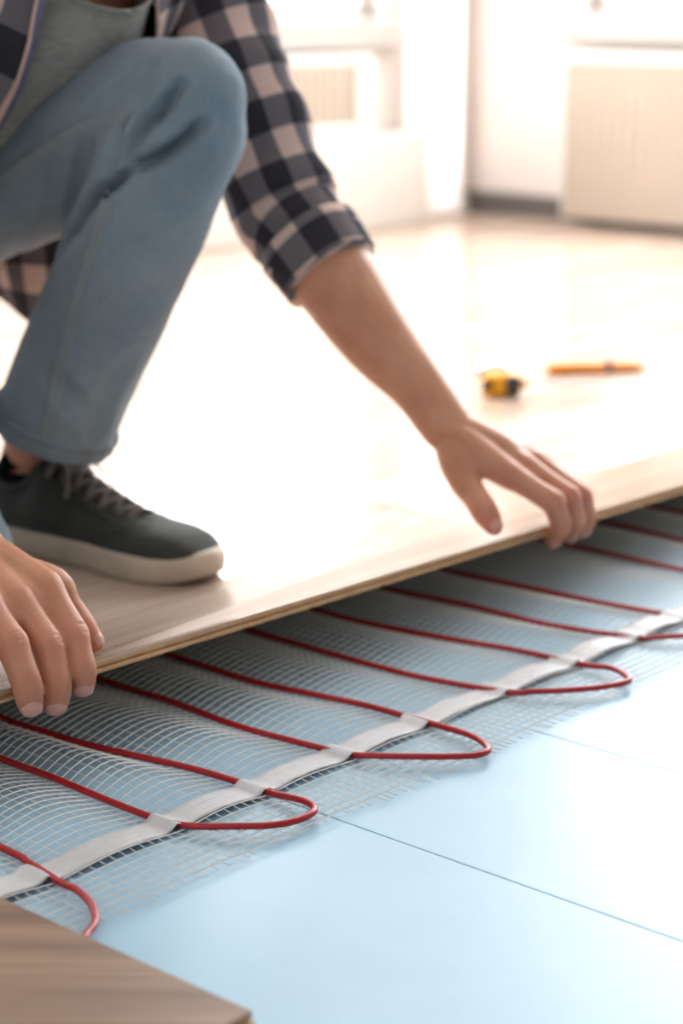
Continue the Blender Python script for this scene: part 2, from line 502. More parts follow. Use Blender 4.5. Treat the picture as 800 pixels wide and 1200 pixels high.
def radiator(name, label, axis, a0, a1, z0, z1, face, thick, inward, frame=False):
    """ribbed panel radiator; face = coordinate of the room side, ribs along the other axis"""
    r = tag(empty(name, (0, 0, 0)), label, 'radiator')
    L_ = a1-a0
    n = int(L_/.033)
    prof = []
    for i in range(n):
        c0 = L_*i/n; w = L_/n
        for fr_, d in ((0, .0024), (.18, .0024), (.32, 0), (.80, 0), (.94, .0024)): prof.append((c0+w*fr_, d))
    prof.append((L_, .0024))
    vs_, fs = [], []
    for (p, d) in prof:
        for zz in (z0, z1):
            q = face - inward*d
            vs_.append((q, a0+p, zz) if axis == 'y' else (a0+p, q, zz))
    for i in range(len(prof)-1):
        fs.append((2*i, 2*i+1, 2*i+3, 2*i+2))
    # back
    k = len(vs_)
    bq = face - inward*.02
    for p, zz in ((a0, z0), (a0, z1), (a1, z0), (a1, z1)): vs_.append((bq, p, zz) if axis == 'y' else (p, bq, zz))
    fs += [(k, k+2, k+3, k+1), (0, k, k+1, 1), (len(prof)*2-2, len(prof)*2-1, k+3, k+2)]
    o = link_mesh('front_panel', vs_, fs, M['radiator'], r, False)
    def bx(nm_, h0, h1, d0, d1, zz0, zz1, m, bev=.004):
        lo, hi = sorted((face-inward*d0, face-inward*d1))
        if axis == 'x': return box(nm_, h0, h1, lo, hi, zz0, zz1, m, r, bev)
        return box(nm_, lo, hi, h0, h1, zz0, zz1, m, r, bev)
    bx('top_grille', a0-.004, a1+.004, -.002, thick, z1-.002, z1+.022, M['white'], .005)
    bx('side_cover', a0-.006, a0, -.002, thick, z0, z1, M['white'], .002)
    bx('side_cover', a1, a1+.006, -.002, thick, z0, z1, M['white'], .002)
    bx('rear_panel', a0+.01, a1-.01, thick-.012, thick, z0, z1, M['radiator'], .003)
    bx('bracket', a0+.1, a0+.13, .021, thick+.012, z0+.1, z0+.16, M['white'], .002)
    bx('bracket', a1-.13, a1-.1, .021, thick+.012, z0+.1, z0+.16, M['white'], .002)
    if frame:
        for h0, h1, zz0, zz1 in ((a1, a1+.07, z0-.03, z1+.022), (a0-.07, a0, z0-.03, z1+.022), (a0, a1, z0-.03, z0)):
            bx('surround', h0, h1, -.006, thick*.8, zz0, zz1, M['white'], .006)
    return r
rf = XW-.10
zt = on_x(665, 72, rf).z; zb = on_x(662, 254, rf).z
radiator('panel_radiator', 'cream ribbed panel radiator standing clear of the floor above the grey baseboard', 'y', 1.2, RAD_Y1, max(zb, ZF+.012), zt, rf, .085, -1)
lf = YW-.075
a = on_y(415, 75, lf); b_ = on_y(320, 152, lf)
radiator('framed_radiator', 'beige radiator with broad white surround below the window beside the curtain', 'x', a.x-1.2, a.x, b_.z, a.z, lf, .06, -1, True)

# white curtain by the corner
def curtain():
    x0, x1 = on_y(486, 100, YW-.07).x, on_y(546, 100, YW-.07).x
    n, mz = 90, 16
    z0, z1 = ZF+.012, 2.42
    vs_, fs = [], []
    for j in range(mz+1):
        zz = z0+(z1-z0)*j/mz
        for i in range(n+1):
            f = i/n
            yy = YW-.06+.022*math.sin(f*2*PI*5.5+.4*math.sin(zz*3))*(1-.3*zz/z1)
            vs_.append((x0+(x1-x0)*f+.012*math.sin(zz*2.2+f*4), yy, zz))
    w = n+1
    for j in range(mz):
        for i in range(n): fs.append((j*w+i, j*w+i+1, (j+1)*w+i+1, (j+1)*w+i))
    c = tag(empty('curtain', (x0, YW-.06, ZF)), 'white floor-length curtain hanging in folds next to the room corner', 'curtain')
    o = link_mesh('drape', [V(v)-c.location for v in vs_], fs, M['curtain'], c)
    rod = tube('curtain_rod', [V((-.05, 0, 2.44)), V(((x1-x0)+.05, 0, 2.44))], .011, M['white'], c, 10, 1)
    box('rod_bracket', (x1-x0)/2-.01, (x1-x0)/2+.01, 0, .06, 2.43, 2.45, M['white'], c, .002)
    return c
curtain()

# ------------------------------------------------------------------ underlay and heating mat
und = tag(empty('foam_underlay', (1.05, .8, 0)), 'pale blue foam underlay in folding panels spread under the heating mat', 'underlay')
FOLD = .2495
folds_x = [ROOM_X0+.02] + [.765-FOLD*k for k in range(10, -1, -1) if .765-FOLD*k > ROOM_X0+.1] + [1.052+FOLD*k for k in range(14) if 1.052+FOLD*k < XW-.1] + [XW-.01]
for xk, x1 in zip(folds_x, folds_x[1:]):
    gl = .0005 if abs(xk-1.052) < .01 else .00025
    gr = .0005 if abs(x1-1.052) < .01 else .00025
    bm = bmesh.new(); bm_box(bm, xk+gl-1.05, x1-gr-1.05, ROOM_Y0+.02-.8, YW-.02-.8, -.0058, 0, .0005)
    me = bpy.data.meshes.new('underlay_panel'); bm.to_mesh(me); bm.free()
    link_me('underlay_panel', me, M['blue'], und, False)

mat_root = tag(empty('heating_mat', (1.05, 1.03, 0)), 'electric floor heating mat with looping red cable on white netting', 'heating mat')
MO = mat_root.location
CX0, CS = .9585, .1033               # X of a cable leg and the spacing
# red cable, one snaking run; each leg as the photograph lays it, in floor coordinates
ZC = .0048
def pxl(*ps): return [at(x, y, ZC) for x, y in ps]
legs = {
 1: pxl((0, 993), (35, 1012), (72, 1037)),
 2: pxl((0, 890), (60, 913), (130, 940), (188, 961)),
 3: pxl((0, 840), (60, 860), (115, 877), (170, 889), (230, 902), (290, 920), (318, 930)),
 4: pxl((115, 795), (200, 822), (270, 848), (330, 865), (405, 883)),
 5: pxl((190, 766), (240, 782), (300, 800), (370, 815), (430, 827), (515, 852)),
 6: pxl((285, 736), (350, 755), (420, 775), (500, 795), (595, 811)),
 7: pxl((362, 712), (430, 730), (520, 748), (600, 761), (682, 779)),
 8: pxl((445, 687), (540, 708), (640, 732), (745, 747)),
 9: pxl((515, 666), (600, 685), (700, 706), (790, 721)),
}
def leg_full(k):
    """leg k from its far end (under the laid floor) to the tape"""
    if k in legs:
        l = legs[k]
        far = V((l[0].x+.004, 1.50, ZC))
        if l[0].y > 1.46: return [V((l[0].x, 1.52, ZC))]+l
        mid = V((l[0].x*.5+(CX0+CS*(k-2))*.5, (l[0].y+1.52)/2, ZC))
        return [V((CX0+CS*(k-2), 1.52, ZC)), mid]+l
    X = CX0+CS*(k-2)
    return [V((X, 1.52, ZC)), V((X+.004, 1.3, ZC)), V((X-.003, 1.15, ZC)), V((X, 1.02, ZC))]
_row = {}
def legs_at(y):
    key = round(max(1.0, min(1.5, y))*200)
    if key not in _row:
        yy = key/200; out = []
        for k in range(-6, 24):
            l = leg_full(k); x = l[-1].x
            for p, q in zip(l, l[1:]):
                if q.y <= yy <= p.y: x = q.x+(p.x-q.x)*(yy-q.y)/(p.y-q.y+1e-9); break
            else:
                if yy > l[0].y: x = l[0].x
            out.append(x)
        _row[key] = out
    return _row[key]
def hump(x, y):
    """height of the netting over the foam: arches between the cable legs, flat at the front edge and under the floor"""
    row = legs_at(y)
    k = 0.0
    for xa, xb in zip(row, row[1:]):
        if xa <= x <= xb: k = math.sin(PI*(x-xa)/(xb-xa)); break
    sm_ = lambda a, b: (lambda t: t*t*(3-2*t))(min(1, max(0, (y-a)/(b-a))))
    amp = .0115*(.5*sm_(.985, 1.02)+.5*sm_(1.03, 1.12))*(1-sm_(1.36, 1.46))
    amp *= .8+.5*noise.noise(V((x*3.1, y*5.3, 3.3)))
    und_ = .0010*noise.noise(V((x*14, y*9, 8.1)))
    flat = min(1, k*4)
    return .0016+.0022*(1-sm_(.985, 1.01))+max(0, amp)*k**1.25 + flat*max(-.0006, und_)
def strand(vs_, fs, pts, hw, hh):
    base = len(vs_)
    for i, p in enumerate(pts):
        t = (pts[min(i+1, len(pts)-1)]-pts[max(i-1, 0)]); t.z = 0
        t.normalize(); s_ = V((-t.y, t.x, 0))
        vs_ += [p+s_*hw-V((0, 0, hh)), p-s_*hw-V((0, 0, hh)), p+V((0, 0, hh))]
    for i in range(len(pts)-1):
        for k in range(3):
            fs.append((base+3*i+k, base+3*i+(k+1) % 3, base+3*i+3+(k+1) % 3, base+3*i+3+k))
def net():
    NX0, NX1, NY1 = .42, 2.75, 1.55
    ga, gb = ([], []), ([], [])
    def wob(x, y): return .0035*noise.noise(V((x*6, y*6, 1.5))), .004*noise.noise(V((x*6, y*6, 7.5)))
    def front(x): return .938+.012*noise.noise(V((x*3.5, 0, 2)))+.010*noise.noise(V((x*23, 5, 0)))
    # strands across the cables (along X), white and thin
    y = .948; 
    while y < NY1:
        n = int((NX1-NX0)/.0115)
        pts = []
        for i in range(n+1):
            x = NX0+(NX1-NX0)*i/n
            dx, dy = wob(x, y)
            pts.append(V((x+dx, y+dy, hump(x, y)+.0006)))
        strand(*ga, [p-MO for p in pts], .0005, .00045)
        y += .0093
    # strands along the cables (along Y), broad and beige, fraying at the front
    x = NX0; q = 0
    while x < NX1:
        y0 = front(x)-.004*random.random()
        n = int((NY1-y0)/.0125); pts = []
        sw = random.uniform(-.004, .004)
        for i in range(n+1):
            yy = y0+(NY1-y0)*i/n
            dx, dy = wob(x, yy)
            fr_ = max(0, (.965-yy)/.03)
            pts.append(V((x+dx+sw*fr_, yy+dy, hump(x, yy)-.0001)))
        strand(*gb, [p-MO for p in pts], .00058, .00025)
        x += .0095; q += 1
    o1 = link_mesh('netting', ga[0], ga[1], M['net_white'], mat_root, False); o1['kind'] = 'stuff'
    o2 = link_mesh('netting_warp', gb[0], gb[1], M['net_beige'], mat_root, False); o2['kind'] = 'stuff'
net()

loops = {
 0: [V((.7525, .985, ZC)), V((.757, .962, ZC))] + pxl((86, 1108), (104, 1096), (112, 1082), (107, 1064), (90, 1047)),
 2: pxl((225, 969), (270, 972), (315, 971), (348, 965), (368, 954), (358, 943)),
 4: pxl((440, 888), (485, 890), (530, 890), (560, 888), (572, 881), (555, 867)),
 6: pxl((625, 813), (665, 812), (708, 808), (734, 802), (735, 796), (715, 786)),
 8: pxl((770, 748), (810, 747), (850, 741), (866, 734), (850, 727), (815, 722)),
}
def loop_default(k):
    X = CX0+CS*(k-2)
    return [V((X, .985, ZC)), V((X+.02, .955, ZC)), V((X+CS/2, .945, ZC)), V((X+CS-.02, .955, ZC)), V((X+CS, .985, ZC))]
pts = []
KS = list(range(-2, 18))
for k in KS:
    l = leg_full(k)
    if k % 2 == 0:          # runs to the front, then the loop
        if k > KS[0]:
            pass
        pts += l
        pts += loops.get(k, loop_default(k))
    else:                   # runs back
        l2 = l[::-1]
        pts += l2
        if k != KS[-1]:
            X = l2[-1].x; Xn = leg_full(k+1)[0].x
            pts += [V((X+(Xn-X)*.2, 1.545, ZC)), V(((X+Xn)/2, 1.555, ZC)), V((X+(Xn-X)*.8, 1.545, ZC))]
# ride over the foam: lifts a little where the mat arches
pp = []
for p in pts:
    rise = .0035*max(0, noise.noise(V((p.x*8, p.y*7, 4.4))))*min(1, max(0, (p.y-1.06)/.1))*min(1, max(0, (1.4-p.y)/.1))
    front_ = min(1, max(0, (1.012-p.y)/.02))*.0026          # the loops lie on top of the netting
    pp.append(V((p.x, p.y, p.z+rise+front_))-MO)
tube('heating_cable', pp, .0027, M['red'], mat_root, 10, 8)

# grey tape over the cables, bulging over every leg
def tape():
    y0, y1 = 1.0135, 1.0415
    n = 420; vs_, fs = [], []
    crossing = [leg_full(k)[-1].x if k in legs else CX0+CS*(k-2) for k in range(-2, 18)]
    for i in range(n+1):
        x = .45+(2.7-.45)*i/n
        d = min(abs(x-c) for c in crossing)
        wv = .0016*noise.noise(V((x*9, 0, 1)))
        for j in range(7):
            f = j/6; yy = y0+(y1-y0)*f + wv*1.3 + .0008*noise.noise(V((x*60, f, 2)))
            over = .0088-.0001*abs(f-.5)
            h = hump(x, 1.03)*.9+.0014+ .0006*noise.noise(V((x*70, f*3, 5)))
            w = math.exp(-(d/.0062)**2)
            vs_.append(V((x, yy, max(h*(1-w)+over*w, h)))-MO)
    for i in range(n):
        for j in range(6):
            fs.append((i*7+j, (i+1)*7+j, (i+1)*7+j+1, i*7+j+1))
    o = link_mesh('tape_strip', vs_, fs, M['tape'], mat_root)
    o.modifiers.new('thick', 'SOLIDIFY').thickness = .0006
tape()

# ------------------------------------------------------------------ loose planks
def lam_plank(name, label, corners, th, top_mat, grain_local=True):
    """corners: four world points of the top face (a0,a1 along the rear edge; b1,b0 along the front edge)"""
    A0, A1, B1, B0 = corners
    root = tag(empty(name, A0), label, 'plank')
    n = (A1-A0).cross(B0-A0).normalized()
    if n.z < 0: n = -n
    ang = math.atan2((A1-A0).y, (A1-A0).x)
    def quad_prism(nm, c0, c1, m, inset=0, grooves=False):
        bm = bmesh.new()
        tops = [bm.verts.new(p-n*c0-A0) for p in corners]; bots = [bm.verts.new(p-n*c1-A0) for p in corners]
        bm.faces.new(tops); bm.faces.new(bots[::-1])
        for i in range(4): bm.faces.new((tops[i], bots[i], bots[(i+1) % 4], tops[(i+1) % 4]))
        bmesh.ops.recalc_face_normals(bm, faces=bm.faces)
        me = bpy.data.meshes.new(nm); bm.to_mesh(me); bm.free()
        return link_me(nm, me, m, root, False)
    quad_prism('decor_layer', 0, .0011, top_mat)
    # core with the click profile along front and rear edge
    fw = (B0-A0).normalized()
    prof = [(0, .0011), (0, .0040), (-.0015, .0048), (-.0015, .0062), (.003, .0068), (.003, th)]
    def edge(P0, P1, d):
        return [[P-n*z+d*o-A0 for (o, z) in prof] for P in (P0, P1)]
    f0, f1 = edge(B0, B1, fw)
    r0 = [A0-n*z-A0 for _, z in prof]; r1 = [A1-n*z-A0 for _, z in prof]
    vs_ = r0+r1+f0+f1; K = len(prof); fs = []
    for i in range(K-1):
        fs.append((2*K+i, 3*K+i, 3*K+i+1, 2*K+i+1))
        fs.append((i+1, K+i+1, K+i, i))
        fs.append((i, 2*K+i, 2*K+i+1, i+1)); fs.append((K+i+1, 3*K+i+1, 3*K+i, K+i))
    fs.append((0, K, 3*K, 2*K)); fs.append((K-1, 2*K+K-1, 3*K+K-1, K+K-1))
    bm_me = bpy.data.meshes.new('core_board'); bm_me.from_pydata([tuple(v) for v in vs_], [], fs)
    bm = bmesh.new(); bm.from_mesh(bm_me); bmesh.ops.recalc_face_normals(bm, faces=bm.faces); bm.to_mesh(bm_me); bm.free()
    link_me('core_board', bm_me, M['core'], root, False)
    return root
M['lam_lift'] = M['lam']
XA, XB = .87, 2.262
YF = 1.165
zl = lambda x: .0855-.0105*(x-.915)/.95
lam_plank('laminate_plank', 'long pale laminate plank lifted along its front edge by both hands',
          [V((XA, Y_EDGE-.004, ZF)), V((XB, Y_EDGE-.012, ZF+.006)), V((XB, YF, zl(XB))), V((XA, YF, zl(XA)))], TH, M['lam'])
cp = at(295, 1185, .0225)
lam_plank('laminate_plank', 'darker brown laminate plank lying loose over the end of the heating mat',
          [V((cp.x-.9, cp.y+.27, .0225)), V((cp.x, cp.y+.27, .0225)), V((cp.x, cp.y, .0225)), V((cp.x-.9, cp.y, .0225))], TH, M['lam_front'])

# ------------------------------------------------------------------ tools on the floor
def tape_measure():
    c = at(588, 464, ZF)
    r = tag(empty('tape_measure', c, math.atan2(-.745, .667)), 'yellow and black tape measure with its blade pulled out, lying on the floor', 'tape measure')
    # rounded case, x along the blade, y depth, z up
    def case(nm, x0, x1, y0, y1, z0, z1, m, bev): return box(nm, x0, x1, y0, y1, z0, z1, m, r, bev, True)
    case('case', -.030, .026, -.016, .018, 0, .034, M['yellow'], .008)
    case('bumper', -.0305, -.014, -.0175, -.010, .012, .026, M['black'], .003)
    case('bumper', .002, .026, -.0178, .0195, .002, .033, M['darkgrey'], .006)
    case('bumper', -.031, -.022, -.012, .014, .004, .012, M['black'], .003)
    case('nose', .024, .036, -.009, .010, .010, .026, M['yellow'], .004)
    tube('belt_clip', [V((-.034, .02, .034)), V((-.02, .022, .04)), V((.0, .022, .041)), V((.01, .02, .036))], .006, M['chrome'], r, 10, 4, V((0,0,1)), .010)
    case('lock_button', -.036, -.028, .004, .016, .026, .037, M['darkgrey'], .003)
    vs_, fs = [], []
    for i in range(13):
        x = .034+.13*i/12
        for j in range(5):
            f = j/4-.5
            vs_.append((x, f*.016, .019-.006*(i/12)+.012*f*f)); 
    for i in range(12):
        for j in range(4): fs.append((i*5+j, (i+1)*5+j, (i+1)*5+j+1, i*5+j+1))
    b = link_mesh('blade', vs_, fs, M['blade'], r)
    b.modifiers.new('t', 'SOLIDIFY').thickness = .0006
    box('end_hook', .163, .1645, -.008, .008, .004, .016, M['chrome'], r, .0004)
    return r
tape_measure()
def knife():
    a = at(639, 438, ZF); b = at(757, 435, ZF)
    d = b-a
    r = tag(empty('utility_knife', a, math.atan2(d.y, d.x)), 'slim orange utility knife with black slider lying beyond the tape measure', 'knife')
    L = d.length
    v, f, u = loft([(V((0, 0, .008)), .004, .007), (V((.012, 0, .0085)), .008, .011), (V((.06, 0, .0085)), .008, .011), (V((L*.60, 0, .0085)), .0075, .0105)], V((0,0,1)), 14, 4)
    link_mesh('handle', v, f, M['orange'], r)
    v, f, u = loft([(V((L*.64, 0, .0085)), .0075, .0105), (V((L*.85, 0, .0085)), .0075, .010), (V((L*.95, 0, .0075)), .0055, .007), (V((L, 0, .007)), .002, .003)], V((0,0,1)), 14, 4)
    link_mesh('front_sleeve', v, f, M['orange'], r)
    v, f, u = loft([(V((L*.595, 0, .009)), .008, .0108), (V((L*.645, 0, .009)), .008, .0108)], V((0,0,1)), 14, 2)
    link_mesh('slider', v, f, M['black'], r)
    box('thumb_tab', L*.60, L*.64, -.004, .004, .016, .020, M['black'], r, .001)
    return r
knife()

# ------------------------------------------------------------------ the person
person = tag(empty('person', (1.33, 1.75, ZF)), 'kneeling person in plaid shirt, washed jeans and dark sneakers fitting a floor plank', 'person')
PO = person.location
def rel(seq): return [v-PO for v in seq]
def pmesh(name, vfu, m, parent=None):
    v, f, u = vfu
    return link_mesh(name, rel(v), f, m, parent or person, True, u)
def pme(name, me, m, parent=None):
    me.transform(Matrix.Translation(-PO))
    return link_me(name, me, m, parent or person)

J = dict(
  shL=P(205, -75, 2.15), elL=P(332, 240, 2.14), fa1=P(388, 320, 2.11), fa2=P(441, 396, 2.09), fa3=P(490, 453, 2.075), wrL=P(526, 502, 2.06),
  knL=P(215, 122, 1.97), anL=V((1.382, 1.690, .10)), hipL=P(-110, 235, 2.26),
  shR=P(-110, -60, 1.89), elR=V((.955, 1.50, .385)), wrR=P(-52, 634, 1.668),
  knR=P(-62, 652, 1.95), hipR=V((1.20, 1.885, .345)), anR=V((1.16, 1.93, .085)),
)
neck = V((1.355, 1.575, .675)); pelvis = V((1.295, 1.90, .355))
# --- hands: (mcp, pip, dip, tip) with radii
def finger(j, r):
    a, b, c, d = j
    k = r
    rows = [(a, 1.15), (a.lerp(b, .45), 1.0), (b.lerp(a, .12), 1.03), (b, 1.06), (b.lerp(c, .15), 1.0), (b.lerp(c, .55), .93), (c, .94), (c.lerp(d, .45), .9), (c.lerp(d, .8), .80)]
    return loft([(p, q*k, q*k) for p, q in rows], V((0,0,1)), 14, 3, True, None, True)
def hand(wr, fings, thumb, radii, fwd, thumb_r):
    parts = []
    for j, r in zip(fings, radii): parts.append(finger(j, r))
    # metacarpals make the palm; the two middle ones are thicker
    for (j, r), off in zip(zip(fings, radii), (-1.0, -.35, .35, 1.0)):
        a = j[0]
        w = wr + (fings[3][0]-fings[0][0]).normalized()*off*.007
        low = V((0, 0, -.004))
        parts.append(loft([(w, .0175, .0175), (w.lerp(a, .35)+low*.4, .0185, .0185), (w.lerp(a, .75)+low*.4, .0165, .0165), (a+low*.3, r*1.16, r*1.16), (a.lerp(j[1], .2), r*1.06, r*1.06)], V((0,0,1)), 14, 4, True, None, True))
    for i in range(3):                       # webs between the knuckles
        a = fings[i][0].lerp(fings[i+1][0], .5)
        m0 = fings[i][0].lerp(fings[i][1], .28).lerp(fings[i+1][0].lerp(fings[i+1][1], .28), .5)
        parts.append(loft([(wr.lerp(a, .4)-V((0,0,.004)), .016, .016), (wr.lerp(a, .8)-V((0,0,.004)), .0145, .0145), (a-V((0,0,.004)), .0115, .0115), (m0-V((0,0,.002)), .0085, .0085)], V((0,0,1)), 12, 3, True, None, True))
    c0, c1, c2, c3 = thumb
    parts.append(loft([(c0, .0195, .0195), (c0.lerp(c1, .5), .0185*thumb_r, .0185*thumb_r), (c1, .0145*thumb_r, .0145*thumb_r), (c1.lerp(c2, .5), .0118*thumb_r, .0118*thumb_r), (c2, .0124*thumb_r, .0124*thumb_r), (c2.lerp(c3, .5), .0115*thumb_r, .0115*thumb_r), (c3, .0090*thumb_r, .0090*thumb_r)], V((0,0,1)), 14, 4, True, None, True))
    # web of skin between thumb and index
    ix = fings[0]
    parts.append(loft([(c0.lerp(ix[0], .35), .014, .014), (c1.lerp(ix[0], .45)*.6+wr*.4, .012, .012), (c1.lerp(ix[0], .5)*.85+wr*.15, .0075, .0075)], V((0,0,1)), 12, 3, True, None, True))
    return parts
LF = [(P(598, 557, 2.035), P(649, 589, 2.025), P(657, 616, 2.040), P(645, 635, 2.062)),
      (P(613, 546, 2.062), P(667, 583, 2.050), P(674, 611, 2.065), P(665, 629, 2.085)),
      (P(625, 541, 2.088), P(681, 581, 2.078), P(687, 606, 2.090), P(681, 624, 2.108)),
      (P(633, 540, 2.115), P(675, 578, 2.108), P(686, 598, 2.115), P(688, 611, 2.122))]
LT = (P(530, 518, 2.055), P(546, 566, 2.035), P(566, 597, 2.012), P(578, 616, 2.006))
LR = (.0122, .0122, .0116, .0100)
RF = [(P(53, 687, 1.608), P(86, 744, 1.590), P(96, 784, 1.583), P(97, 807, 1.592)),
      (P(21, 705, 1.588), P(57, 757, 1.572), P(66, 802, 1.566), P(65, 829, 1.575)),
      (P(-14, 714, 1.570), P(14, 755, 1.550), P(31, 801, 1.545), P(37, 831, 1.553)),
      (P(-48, 722, 1.558), P(-30, 762, 1.538), P(-18, 796, 1.532), P(-12, 815, 1.548))]
RT = (P(0, 675, 1.655), P(64, 688, 1.648), P(85, 722, 1.652), P(108, 752, 1.650))
RR = (.0124, .0130, .0130, .0110)
body = []
body += hand(J['wrL'], LF, LT, LR, 1, 1.12)
body.append(loft([(P(538, 507, 2.06), .021, .021), (P(560, 518, 2.062), .0215, .0215), (P(584, 530, 2.066), .0205, .0205), (P(608, 545, 2.07), .016, .016)], V((0,0,1)), 18, 4, True, None, True))
body += hand(J['wrR'], RF, RT, RR, 1, 1.1)
def limb(rows, up=V((0, 0, 1)), N=22, sub=5): return loft(rows, up, N, sub, True, None, True)
armup = V((1, 0, .3))
body.append(limb([(J['shL'], .055, .055), (J['shL'].lerp(J['elL'], .5), .049, .049), (J['elL'], .046, .046), (J['fa1'], .0455, .0455), (J['fa2'], .0385, .0385), (J['fa3'], .029, .029), (J['wrL'], .0235, .0265), (J['wrL'].lerp(LF[1][0], .25), .019, .0225)], CF))
fr1 = J['elR'].lerp(J['wrR'], .35)+V((0, .0, .0)); fr2 = J['elR'].lerp(J['wrR'], .75)
body.append(limb([(J['shR'], .055, .055), (J['shR'].lerp(J['elR'], .5), .049, .049), (J['elR'], .045, .045), (fr1, .044, .044), (fr2, .031, .031), (J['wrR'], .024, .029), (J['wrR'].lerp(RF[1][0], .25), .018, .031)], CF))
tor = lambda t: pelvis.lerp(neck, t)
FRONT = V((0, -.70, -.71))
body.append(limb([(tor(0.02), .085, .14), (tor(.3), .095, .135), (tor(.6), .10, .15), (tor(.85), .085, .16), (tor(.98), .05, .10)], FRONT, 28))
body.append(limb([(J['shL'], .05, .05), (neck+V((0, .01, -.02)), .055, .055), (J['shR'], .05, .05)], V((0,0,1))))
head = V((1.335, 1.455, .83)); hd = V((-.12, -.66, -.50)).normalized()      # looks down at the plank edge
body.append(limb([(neck-V((0, 0, .03)), .058, .058), (neck.lerp(head, .5), .054, .056), (head, .06, .06)], V((0,1,0))))
hu = (head-neck).normalized(); hu = (hu-hd*hu.dot(hd)).normalized(); hs = hd.cross(hu)
def H(f, u, s): return head+hd*f+hu*u+hs*s
body.append(limb([(H(-.01, .10, 0), .03, .03), (H(-.005, .07, 0), .082, .068), (H(0, .03, 0), .096, .075), (H(.015, -.02, 0), .085, .070), (H(.03, -.07, 0), .062, .056), (H(.045, -.105, 0), .034, .034)], hd, 24))
body.append(limb([(H(.085, .01, 0), .009, .008), (H(.105, -.015, 0), .011, .011), (H(.118, -.034, 0), .013, .015)], hu, 12))
for sg in (-1, 1):
    body.append(limb([(H(-.005, .015, .075*sg), .012, .006), (H(-.012, -.005, .082*sg), .017, .007), (H(0, -.03, .076*sg), .010, .006)], hd, 12))
    body.append(limb([(H(.078, .018, .045*sg), .009, .009), (H(.086, .021, .02*sg), .010, .010)], hu, 10))
for dz in (-.062, -.071): body.append(limb([(H(.086, dz, -.022), .005, .005), (H(.096, dz, 0), .007, .006), (H(.086, dz, .022), .005, .005)], hu, 10))
# legs inside the trousers, down to the ankles
body.append(limb([(J['hipL'], .06, .06), (J['knL'], .036, .036), (J['knL'].lerp(J['anL'], .4)+V((0, .01, 0)), .040, .040), (J['anL'], .031, .036), (J['anL']+V((0, .0, -.045)), .026, .028)], V((1,0,0))))
body.append(limb([(J['anL']+V((0, .005, -.05)), .024, .024), (J['anL']+V((.0, -.08, -.058)), .014, .022), (J['anL']+V((0, -.16, -.062)), .008, .02)], V((0,0,1))))
body.append(limb([(pelvis+V((.09, 0, -.01)), .09, .09), (pelvis-V((.09, 0, .01)), .09, .09)], V((0,0,1))))
body.append(limb([(J['hipR'], .07, .07), (J['knR'], .045, .045), (J['knR'].lerp(J['anR'], .4), .04, .04), (J['anR'], .03, .034)], V((1,0,0))))
bme = remesh(body, .0017, 7, .5)
# colour of knuckles and fingertips
red_pts = []
for F_ in (LF, RF):
    for j in F_: red_pts += [(j[0], .011, .55), (j[1], .011, .75), (j[2], .008, .55), (j[3], .013, .9)]
for T_ in (LT, RT): red_pts += [(T_[2], .011, .6), (T_[3], .014, .9)]
at_ = bme.attributes.new('blush', 'FLOAT', 'POINT')
vals = [0.0]*len(bme.vertices)
from mathutils.kdtree import KDTree
kd = KDTree(len(bme.vertices))
for i, v in enumerate(bme.vertices): kd.insert(v.co, i)
kd.balance()
for p, r, w in red_pts:
    for co, i, d in kd.find_range(p, r*2.6):
        vals[i] = max(vals[i], w*math.exp(-(max(0, d-.006)/r)**2))
at_.data.foreach_set('value', vals)
# skin folds across the finger joints and hollows between the knuckles
def crease(me, kd_, pts, w, depth):
    for a, b in zip(pts, pts[1:]):
        n = max(2, int((b-a).length/.0015))
        for k in range(n+1):
            q = a.lerp(b, k/n)
            for co, i, d in kd_.find_range(q, w*2.2):
                dent[i] = max(dent.get(i, 0), depth*math.exp(-(d/w)**2))
dent = {}
norms = {}
for F_, r_ in ((LF, LR), (RF, RR)):
    for j, r in zip(F_, r_):
        for q0, q1, q2 in ((j[0], j[1], j[2]), (j[1], j[2], j[3])):
            t = (q2-q0).normalized(); side = t.cross(V((0,0,1)).cross(t)).normalized()
            ax = (q1-q0).normalized().cross((q2-q1).normalized())
            ax = ax.normalized() if ax.length > 1e-3 else side
            out = ((q1-q0).normalized()-(q2-q1).normalized()).normalized()
            for o_ in (-.0032, 0, .0032):
                c = q1+out*r*1.0+t*o_
                crease(bme, kd, [c-ax*r*.55, c, c+ax*r*.55], .0015, .0013)
nrm = [v.normal.copy() for v in bme.vertices]
for i, d in dent.items(): bme.vertices[i].co -= nrm[i]*d
body_bvh = BVHTree.FromPolygons([v.co.copy() for v in bme.vertices], [tuple(p.vertices) for p in bme.polygons])
body_o = pme('body', bme, M['skin'])

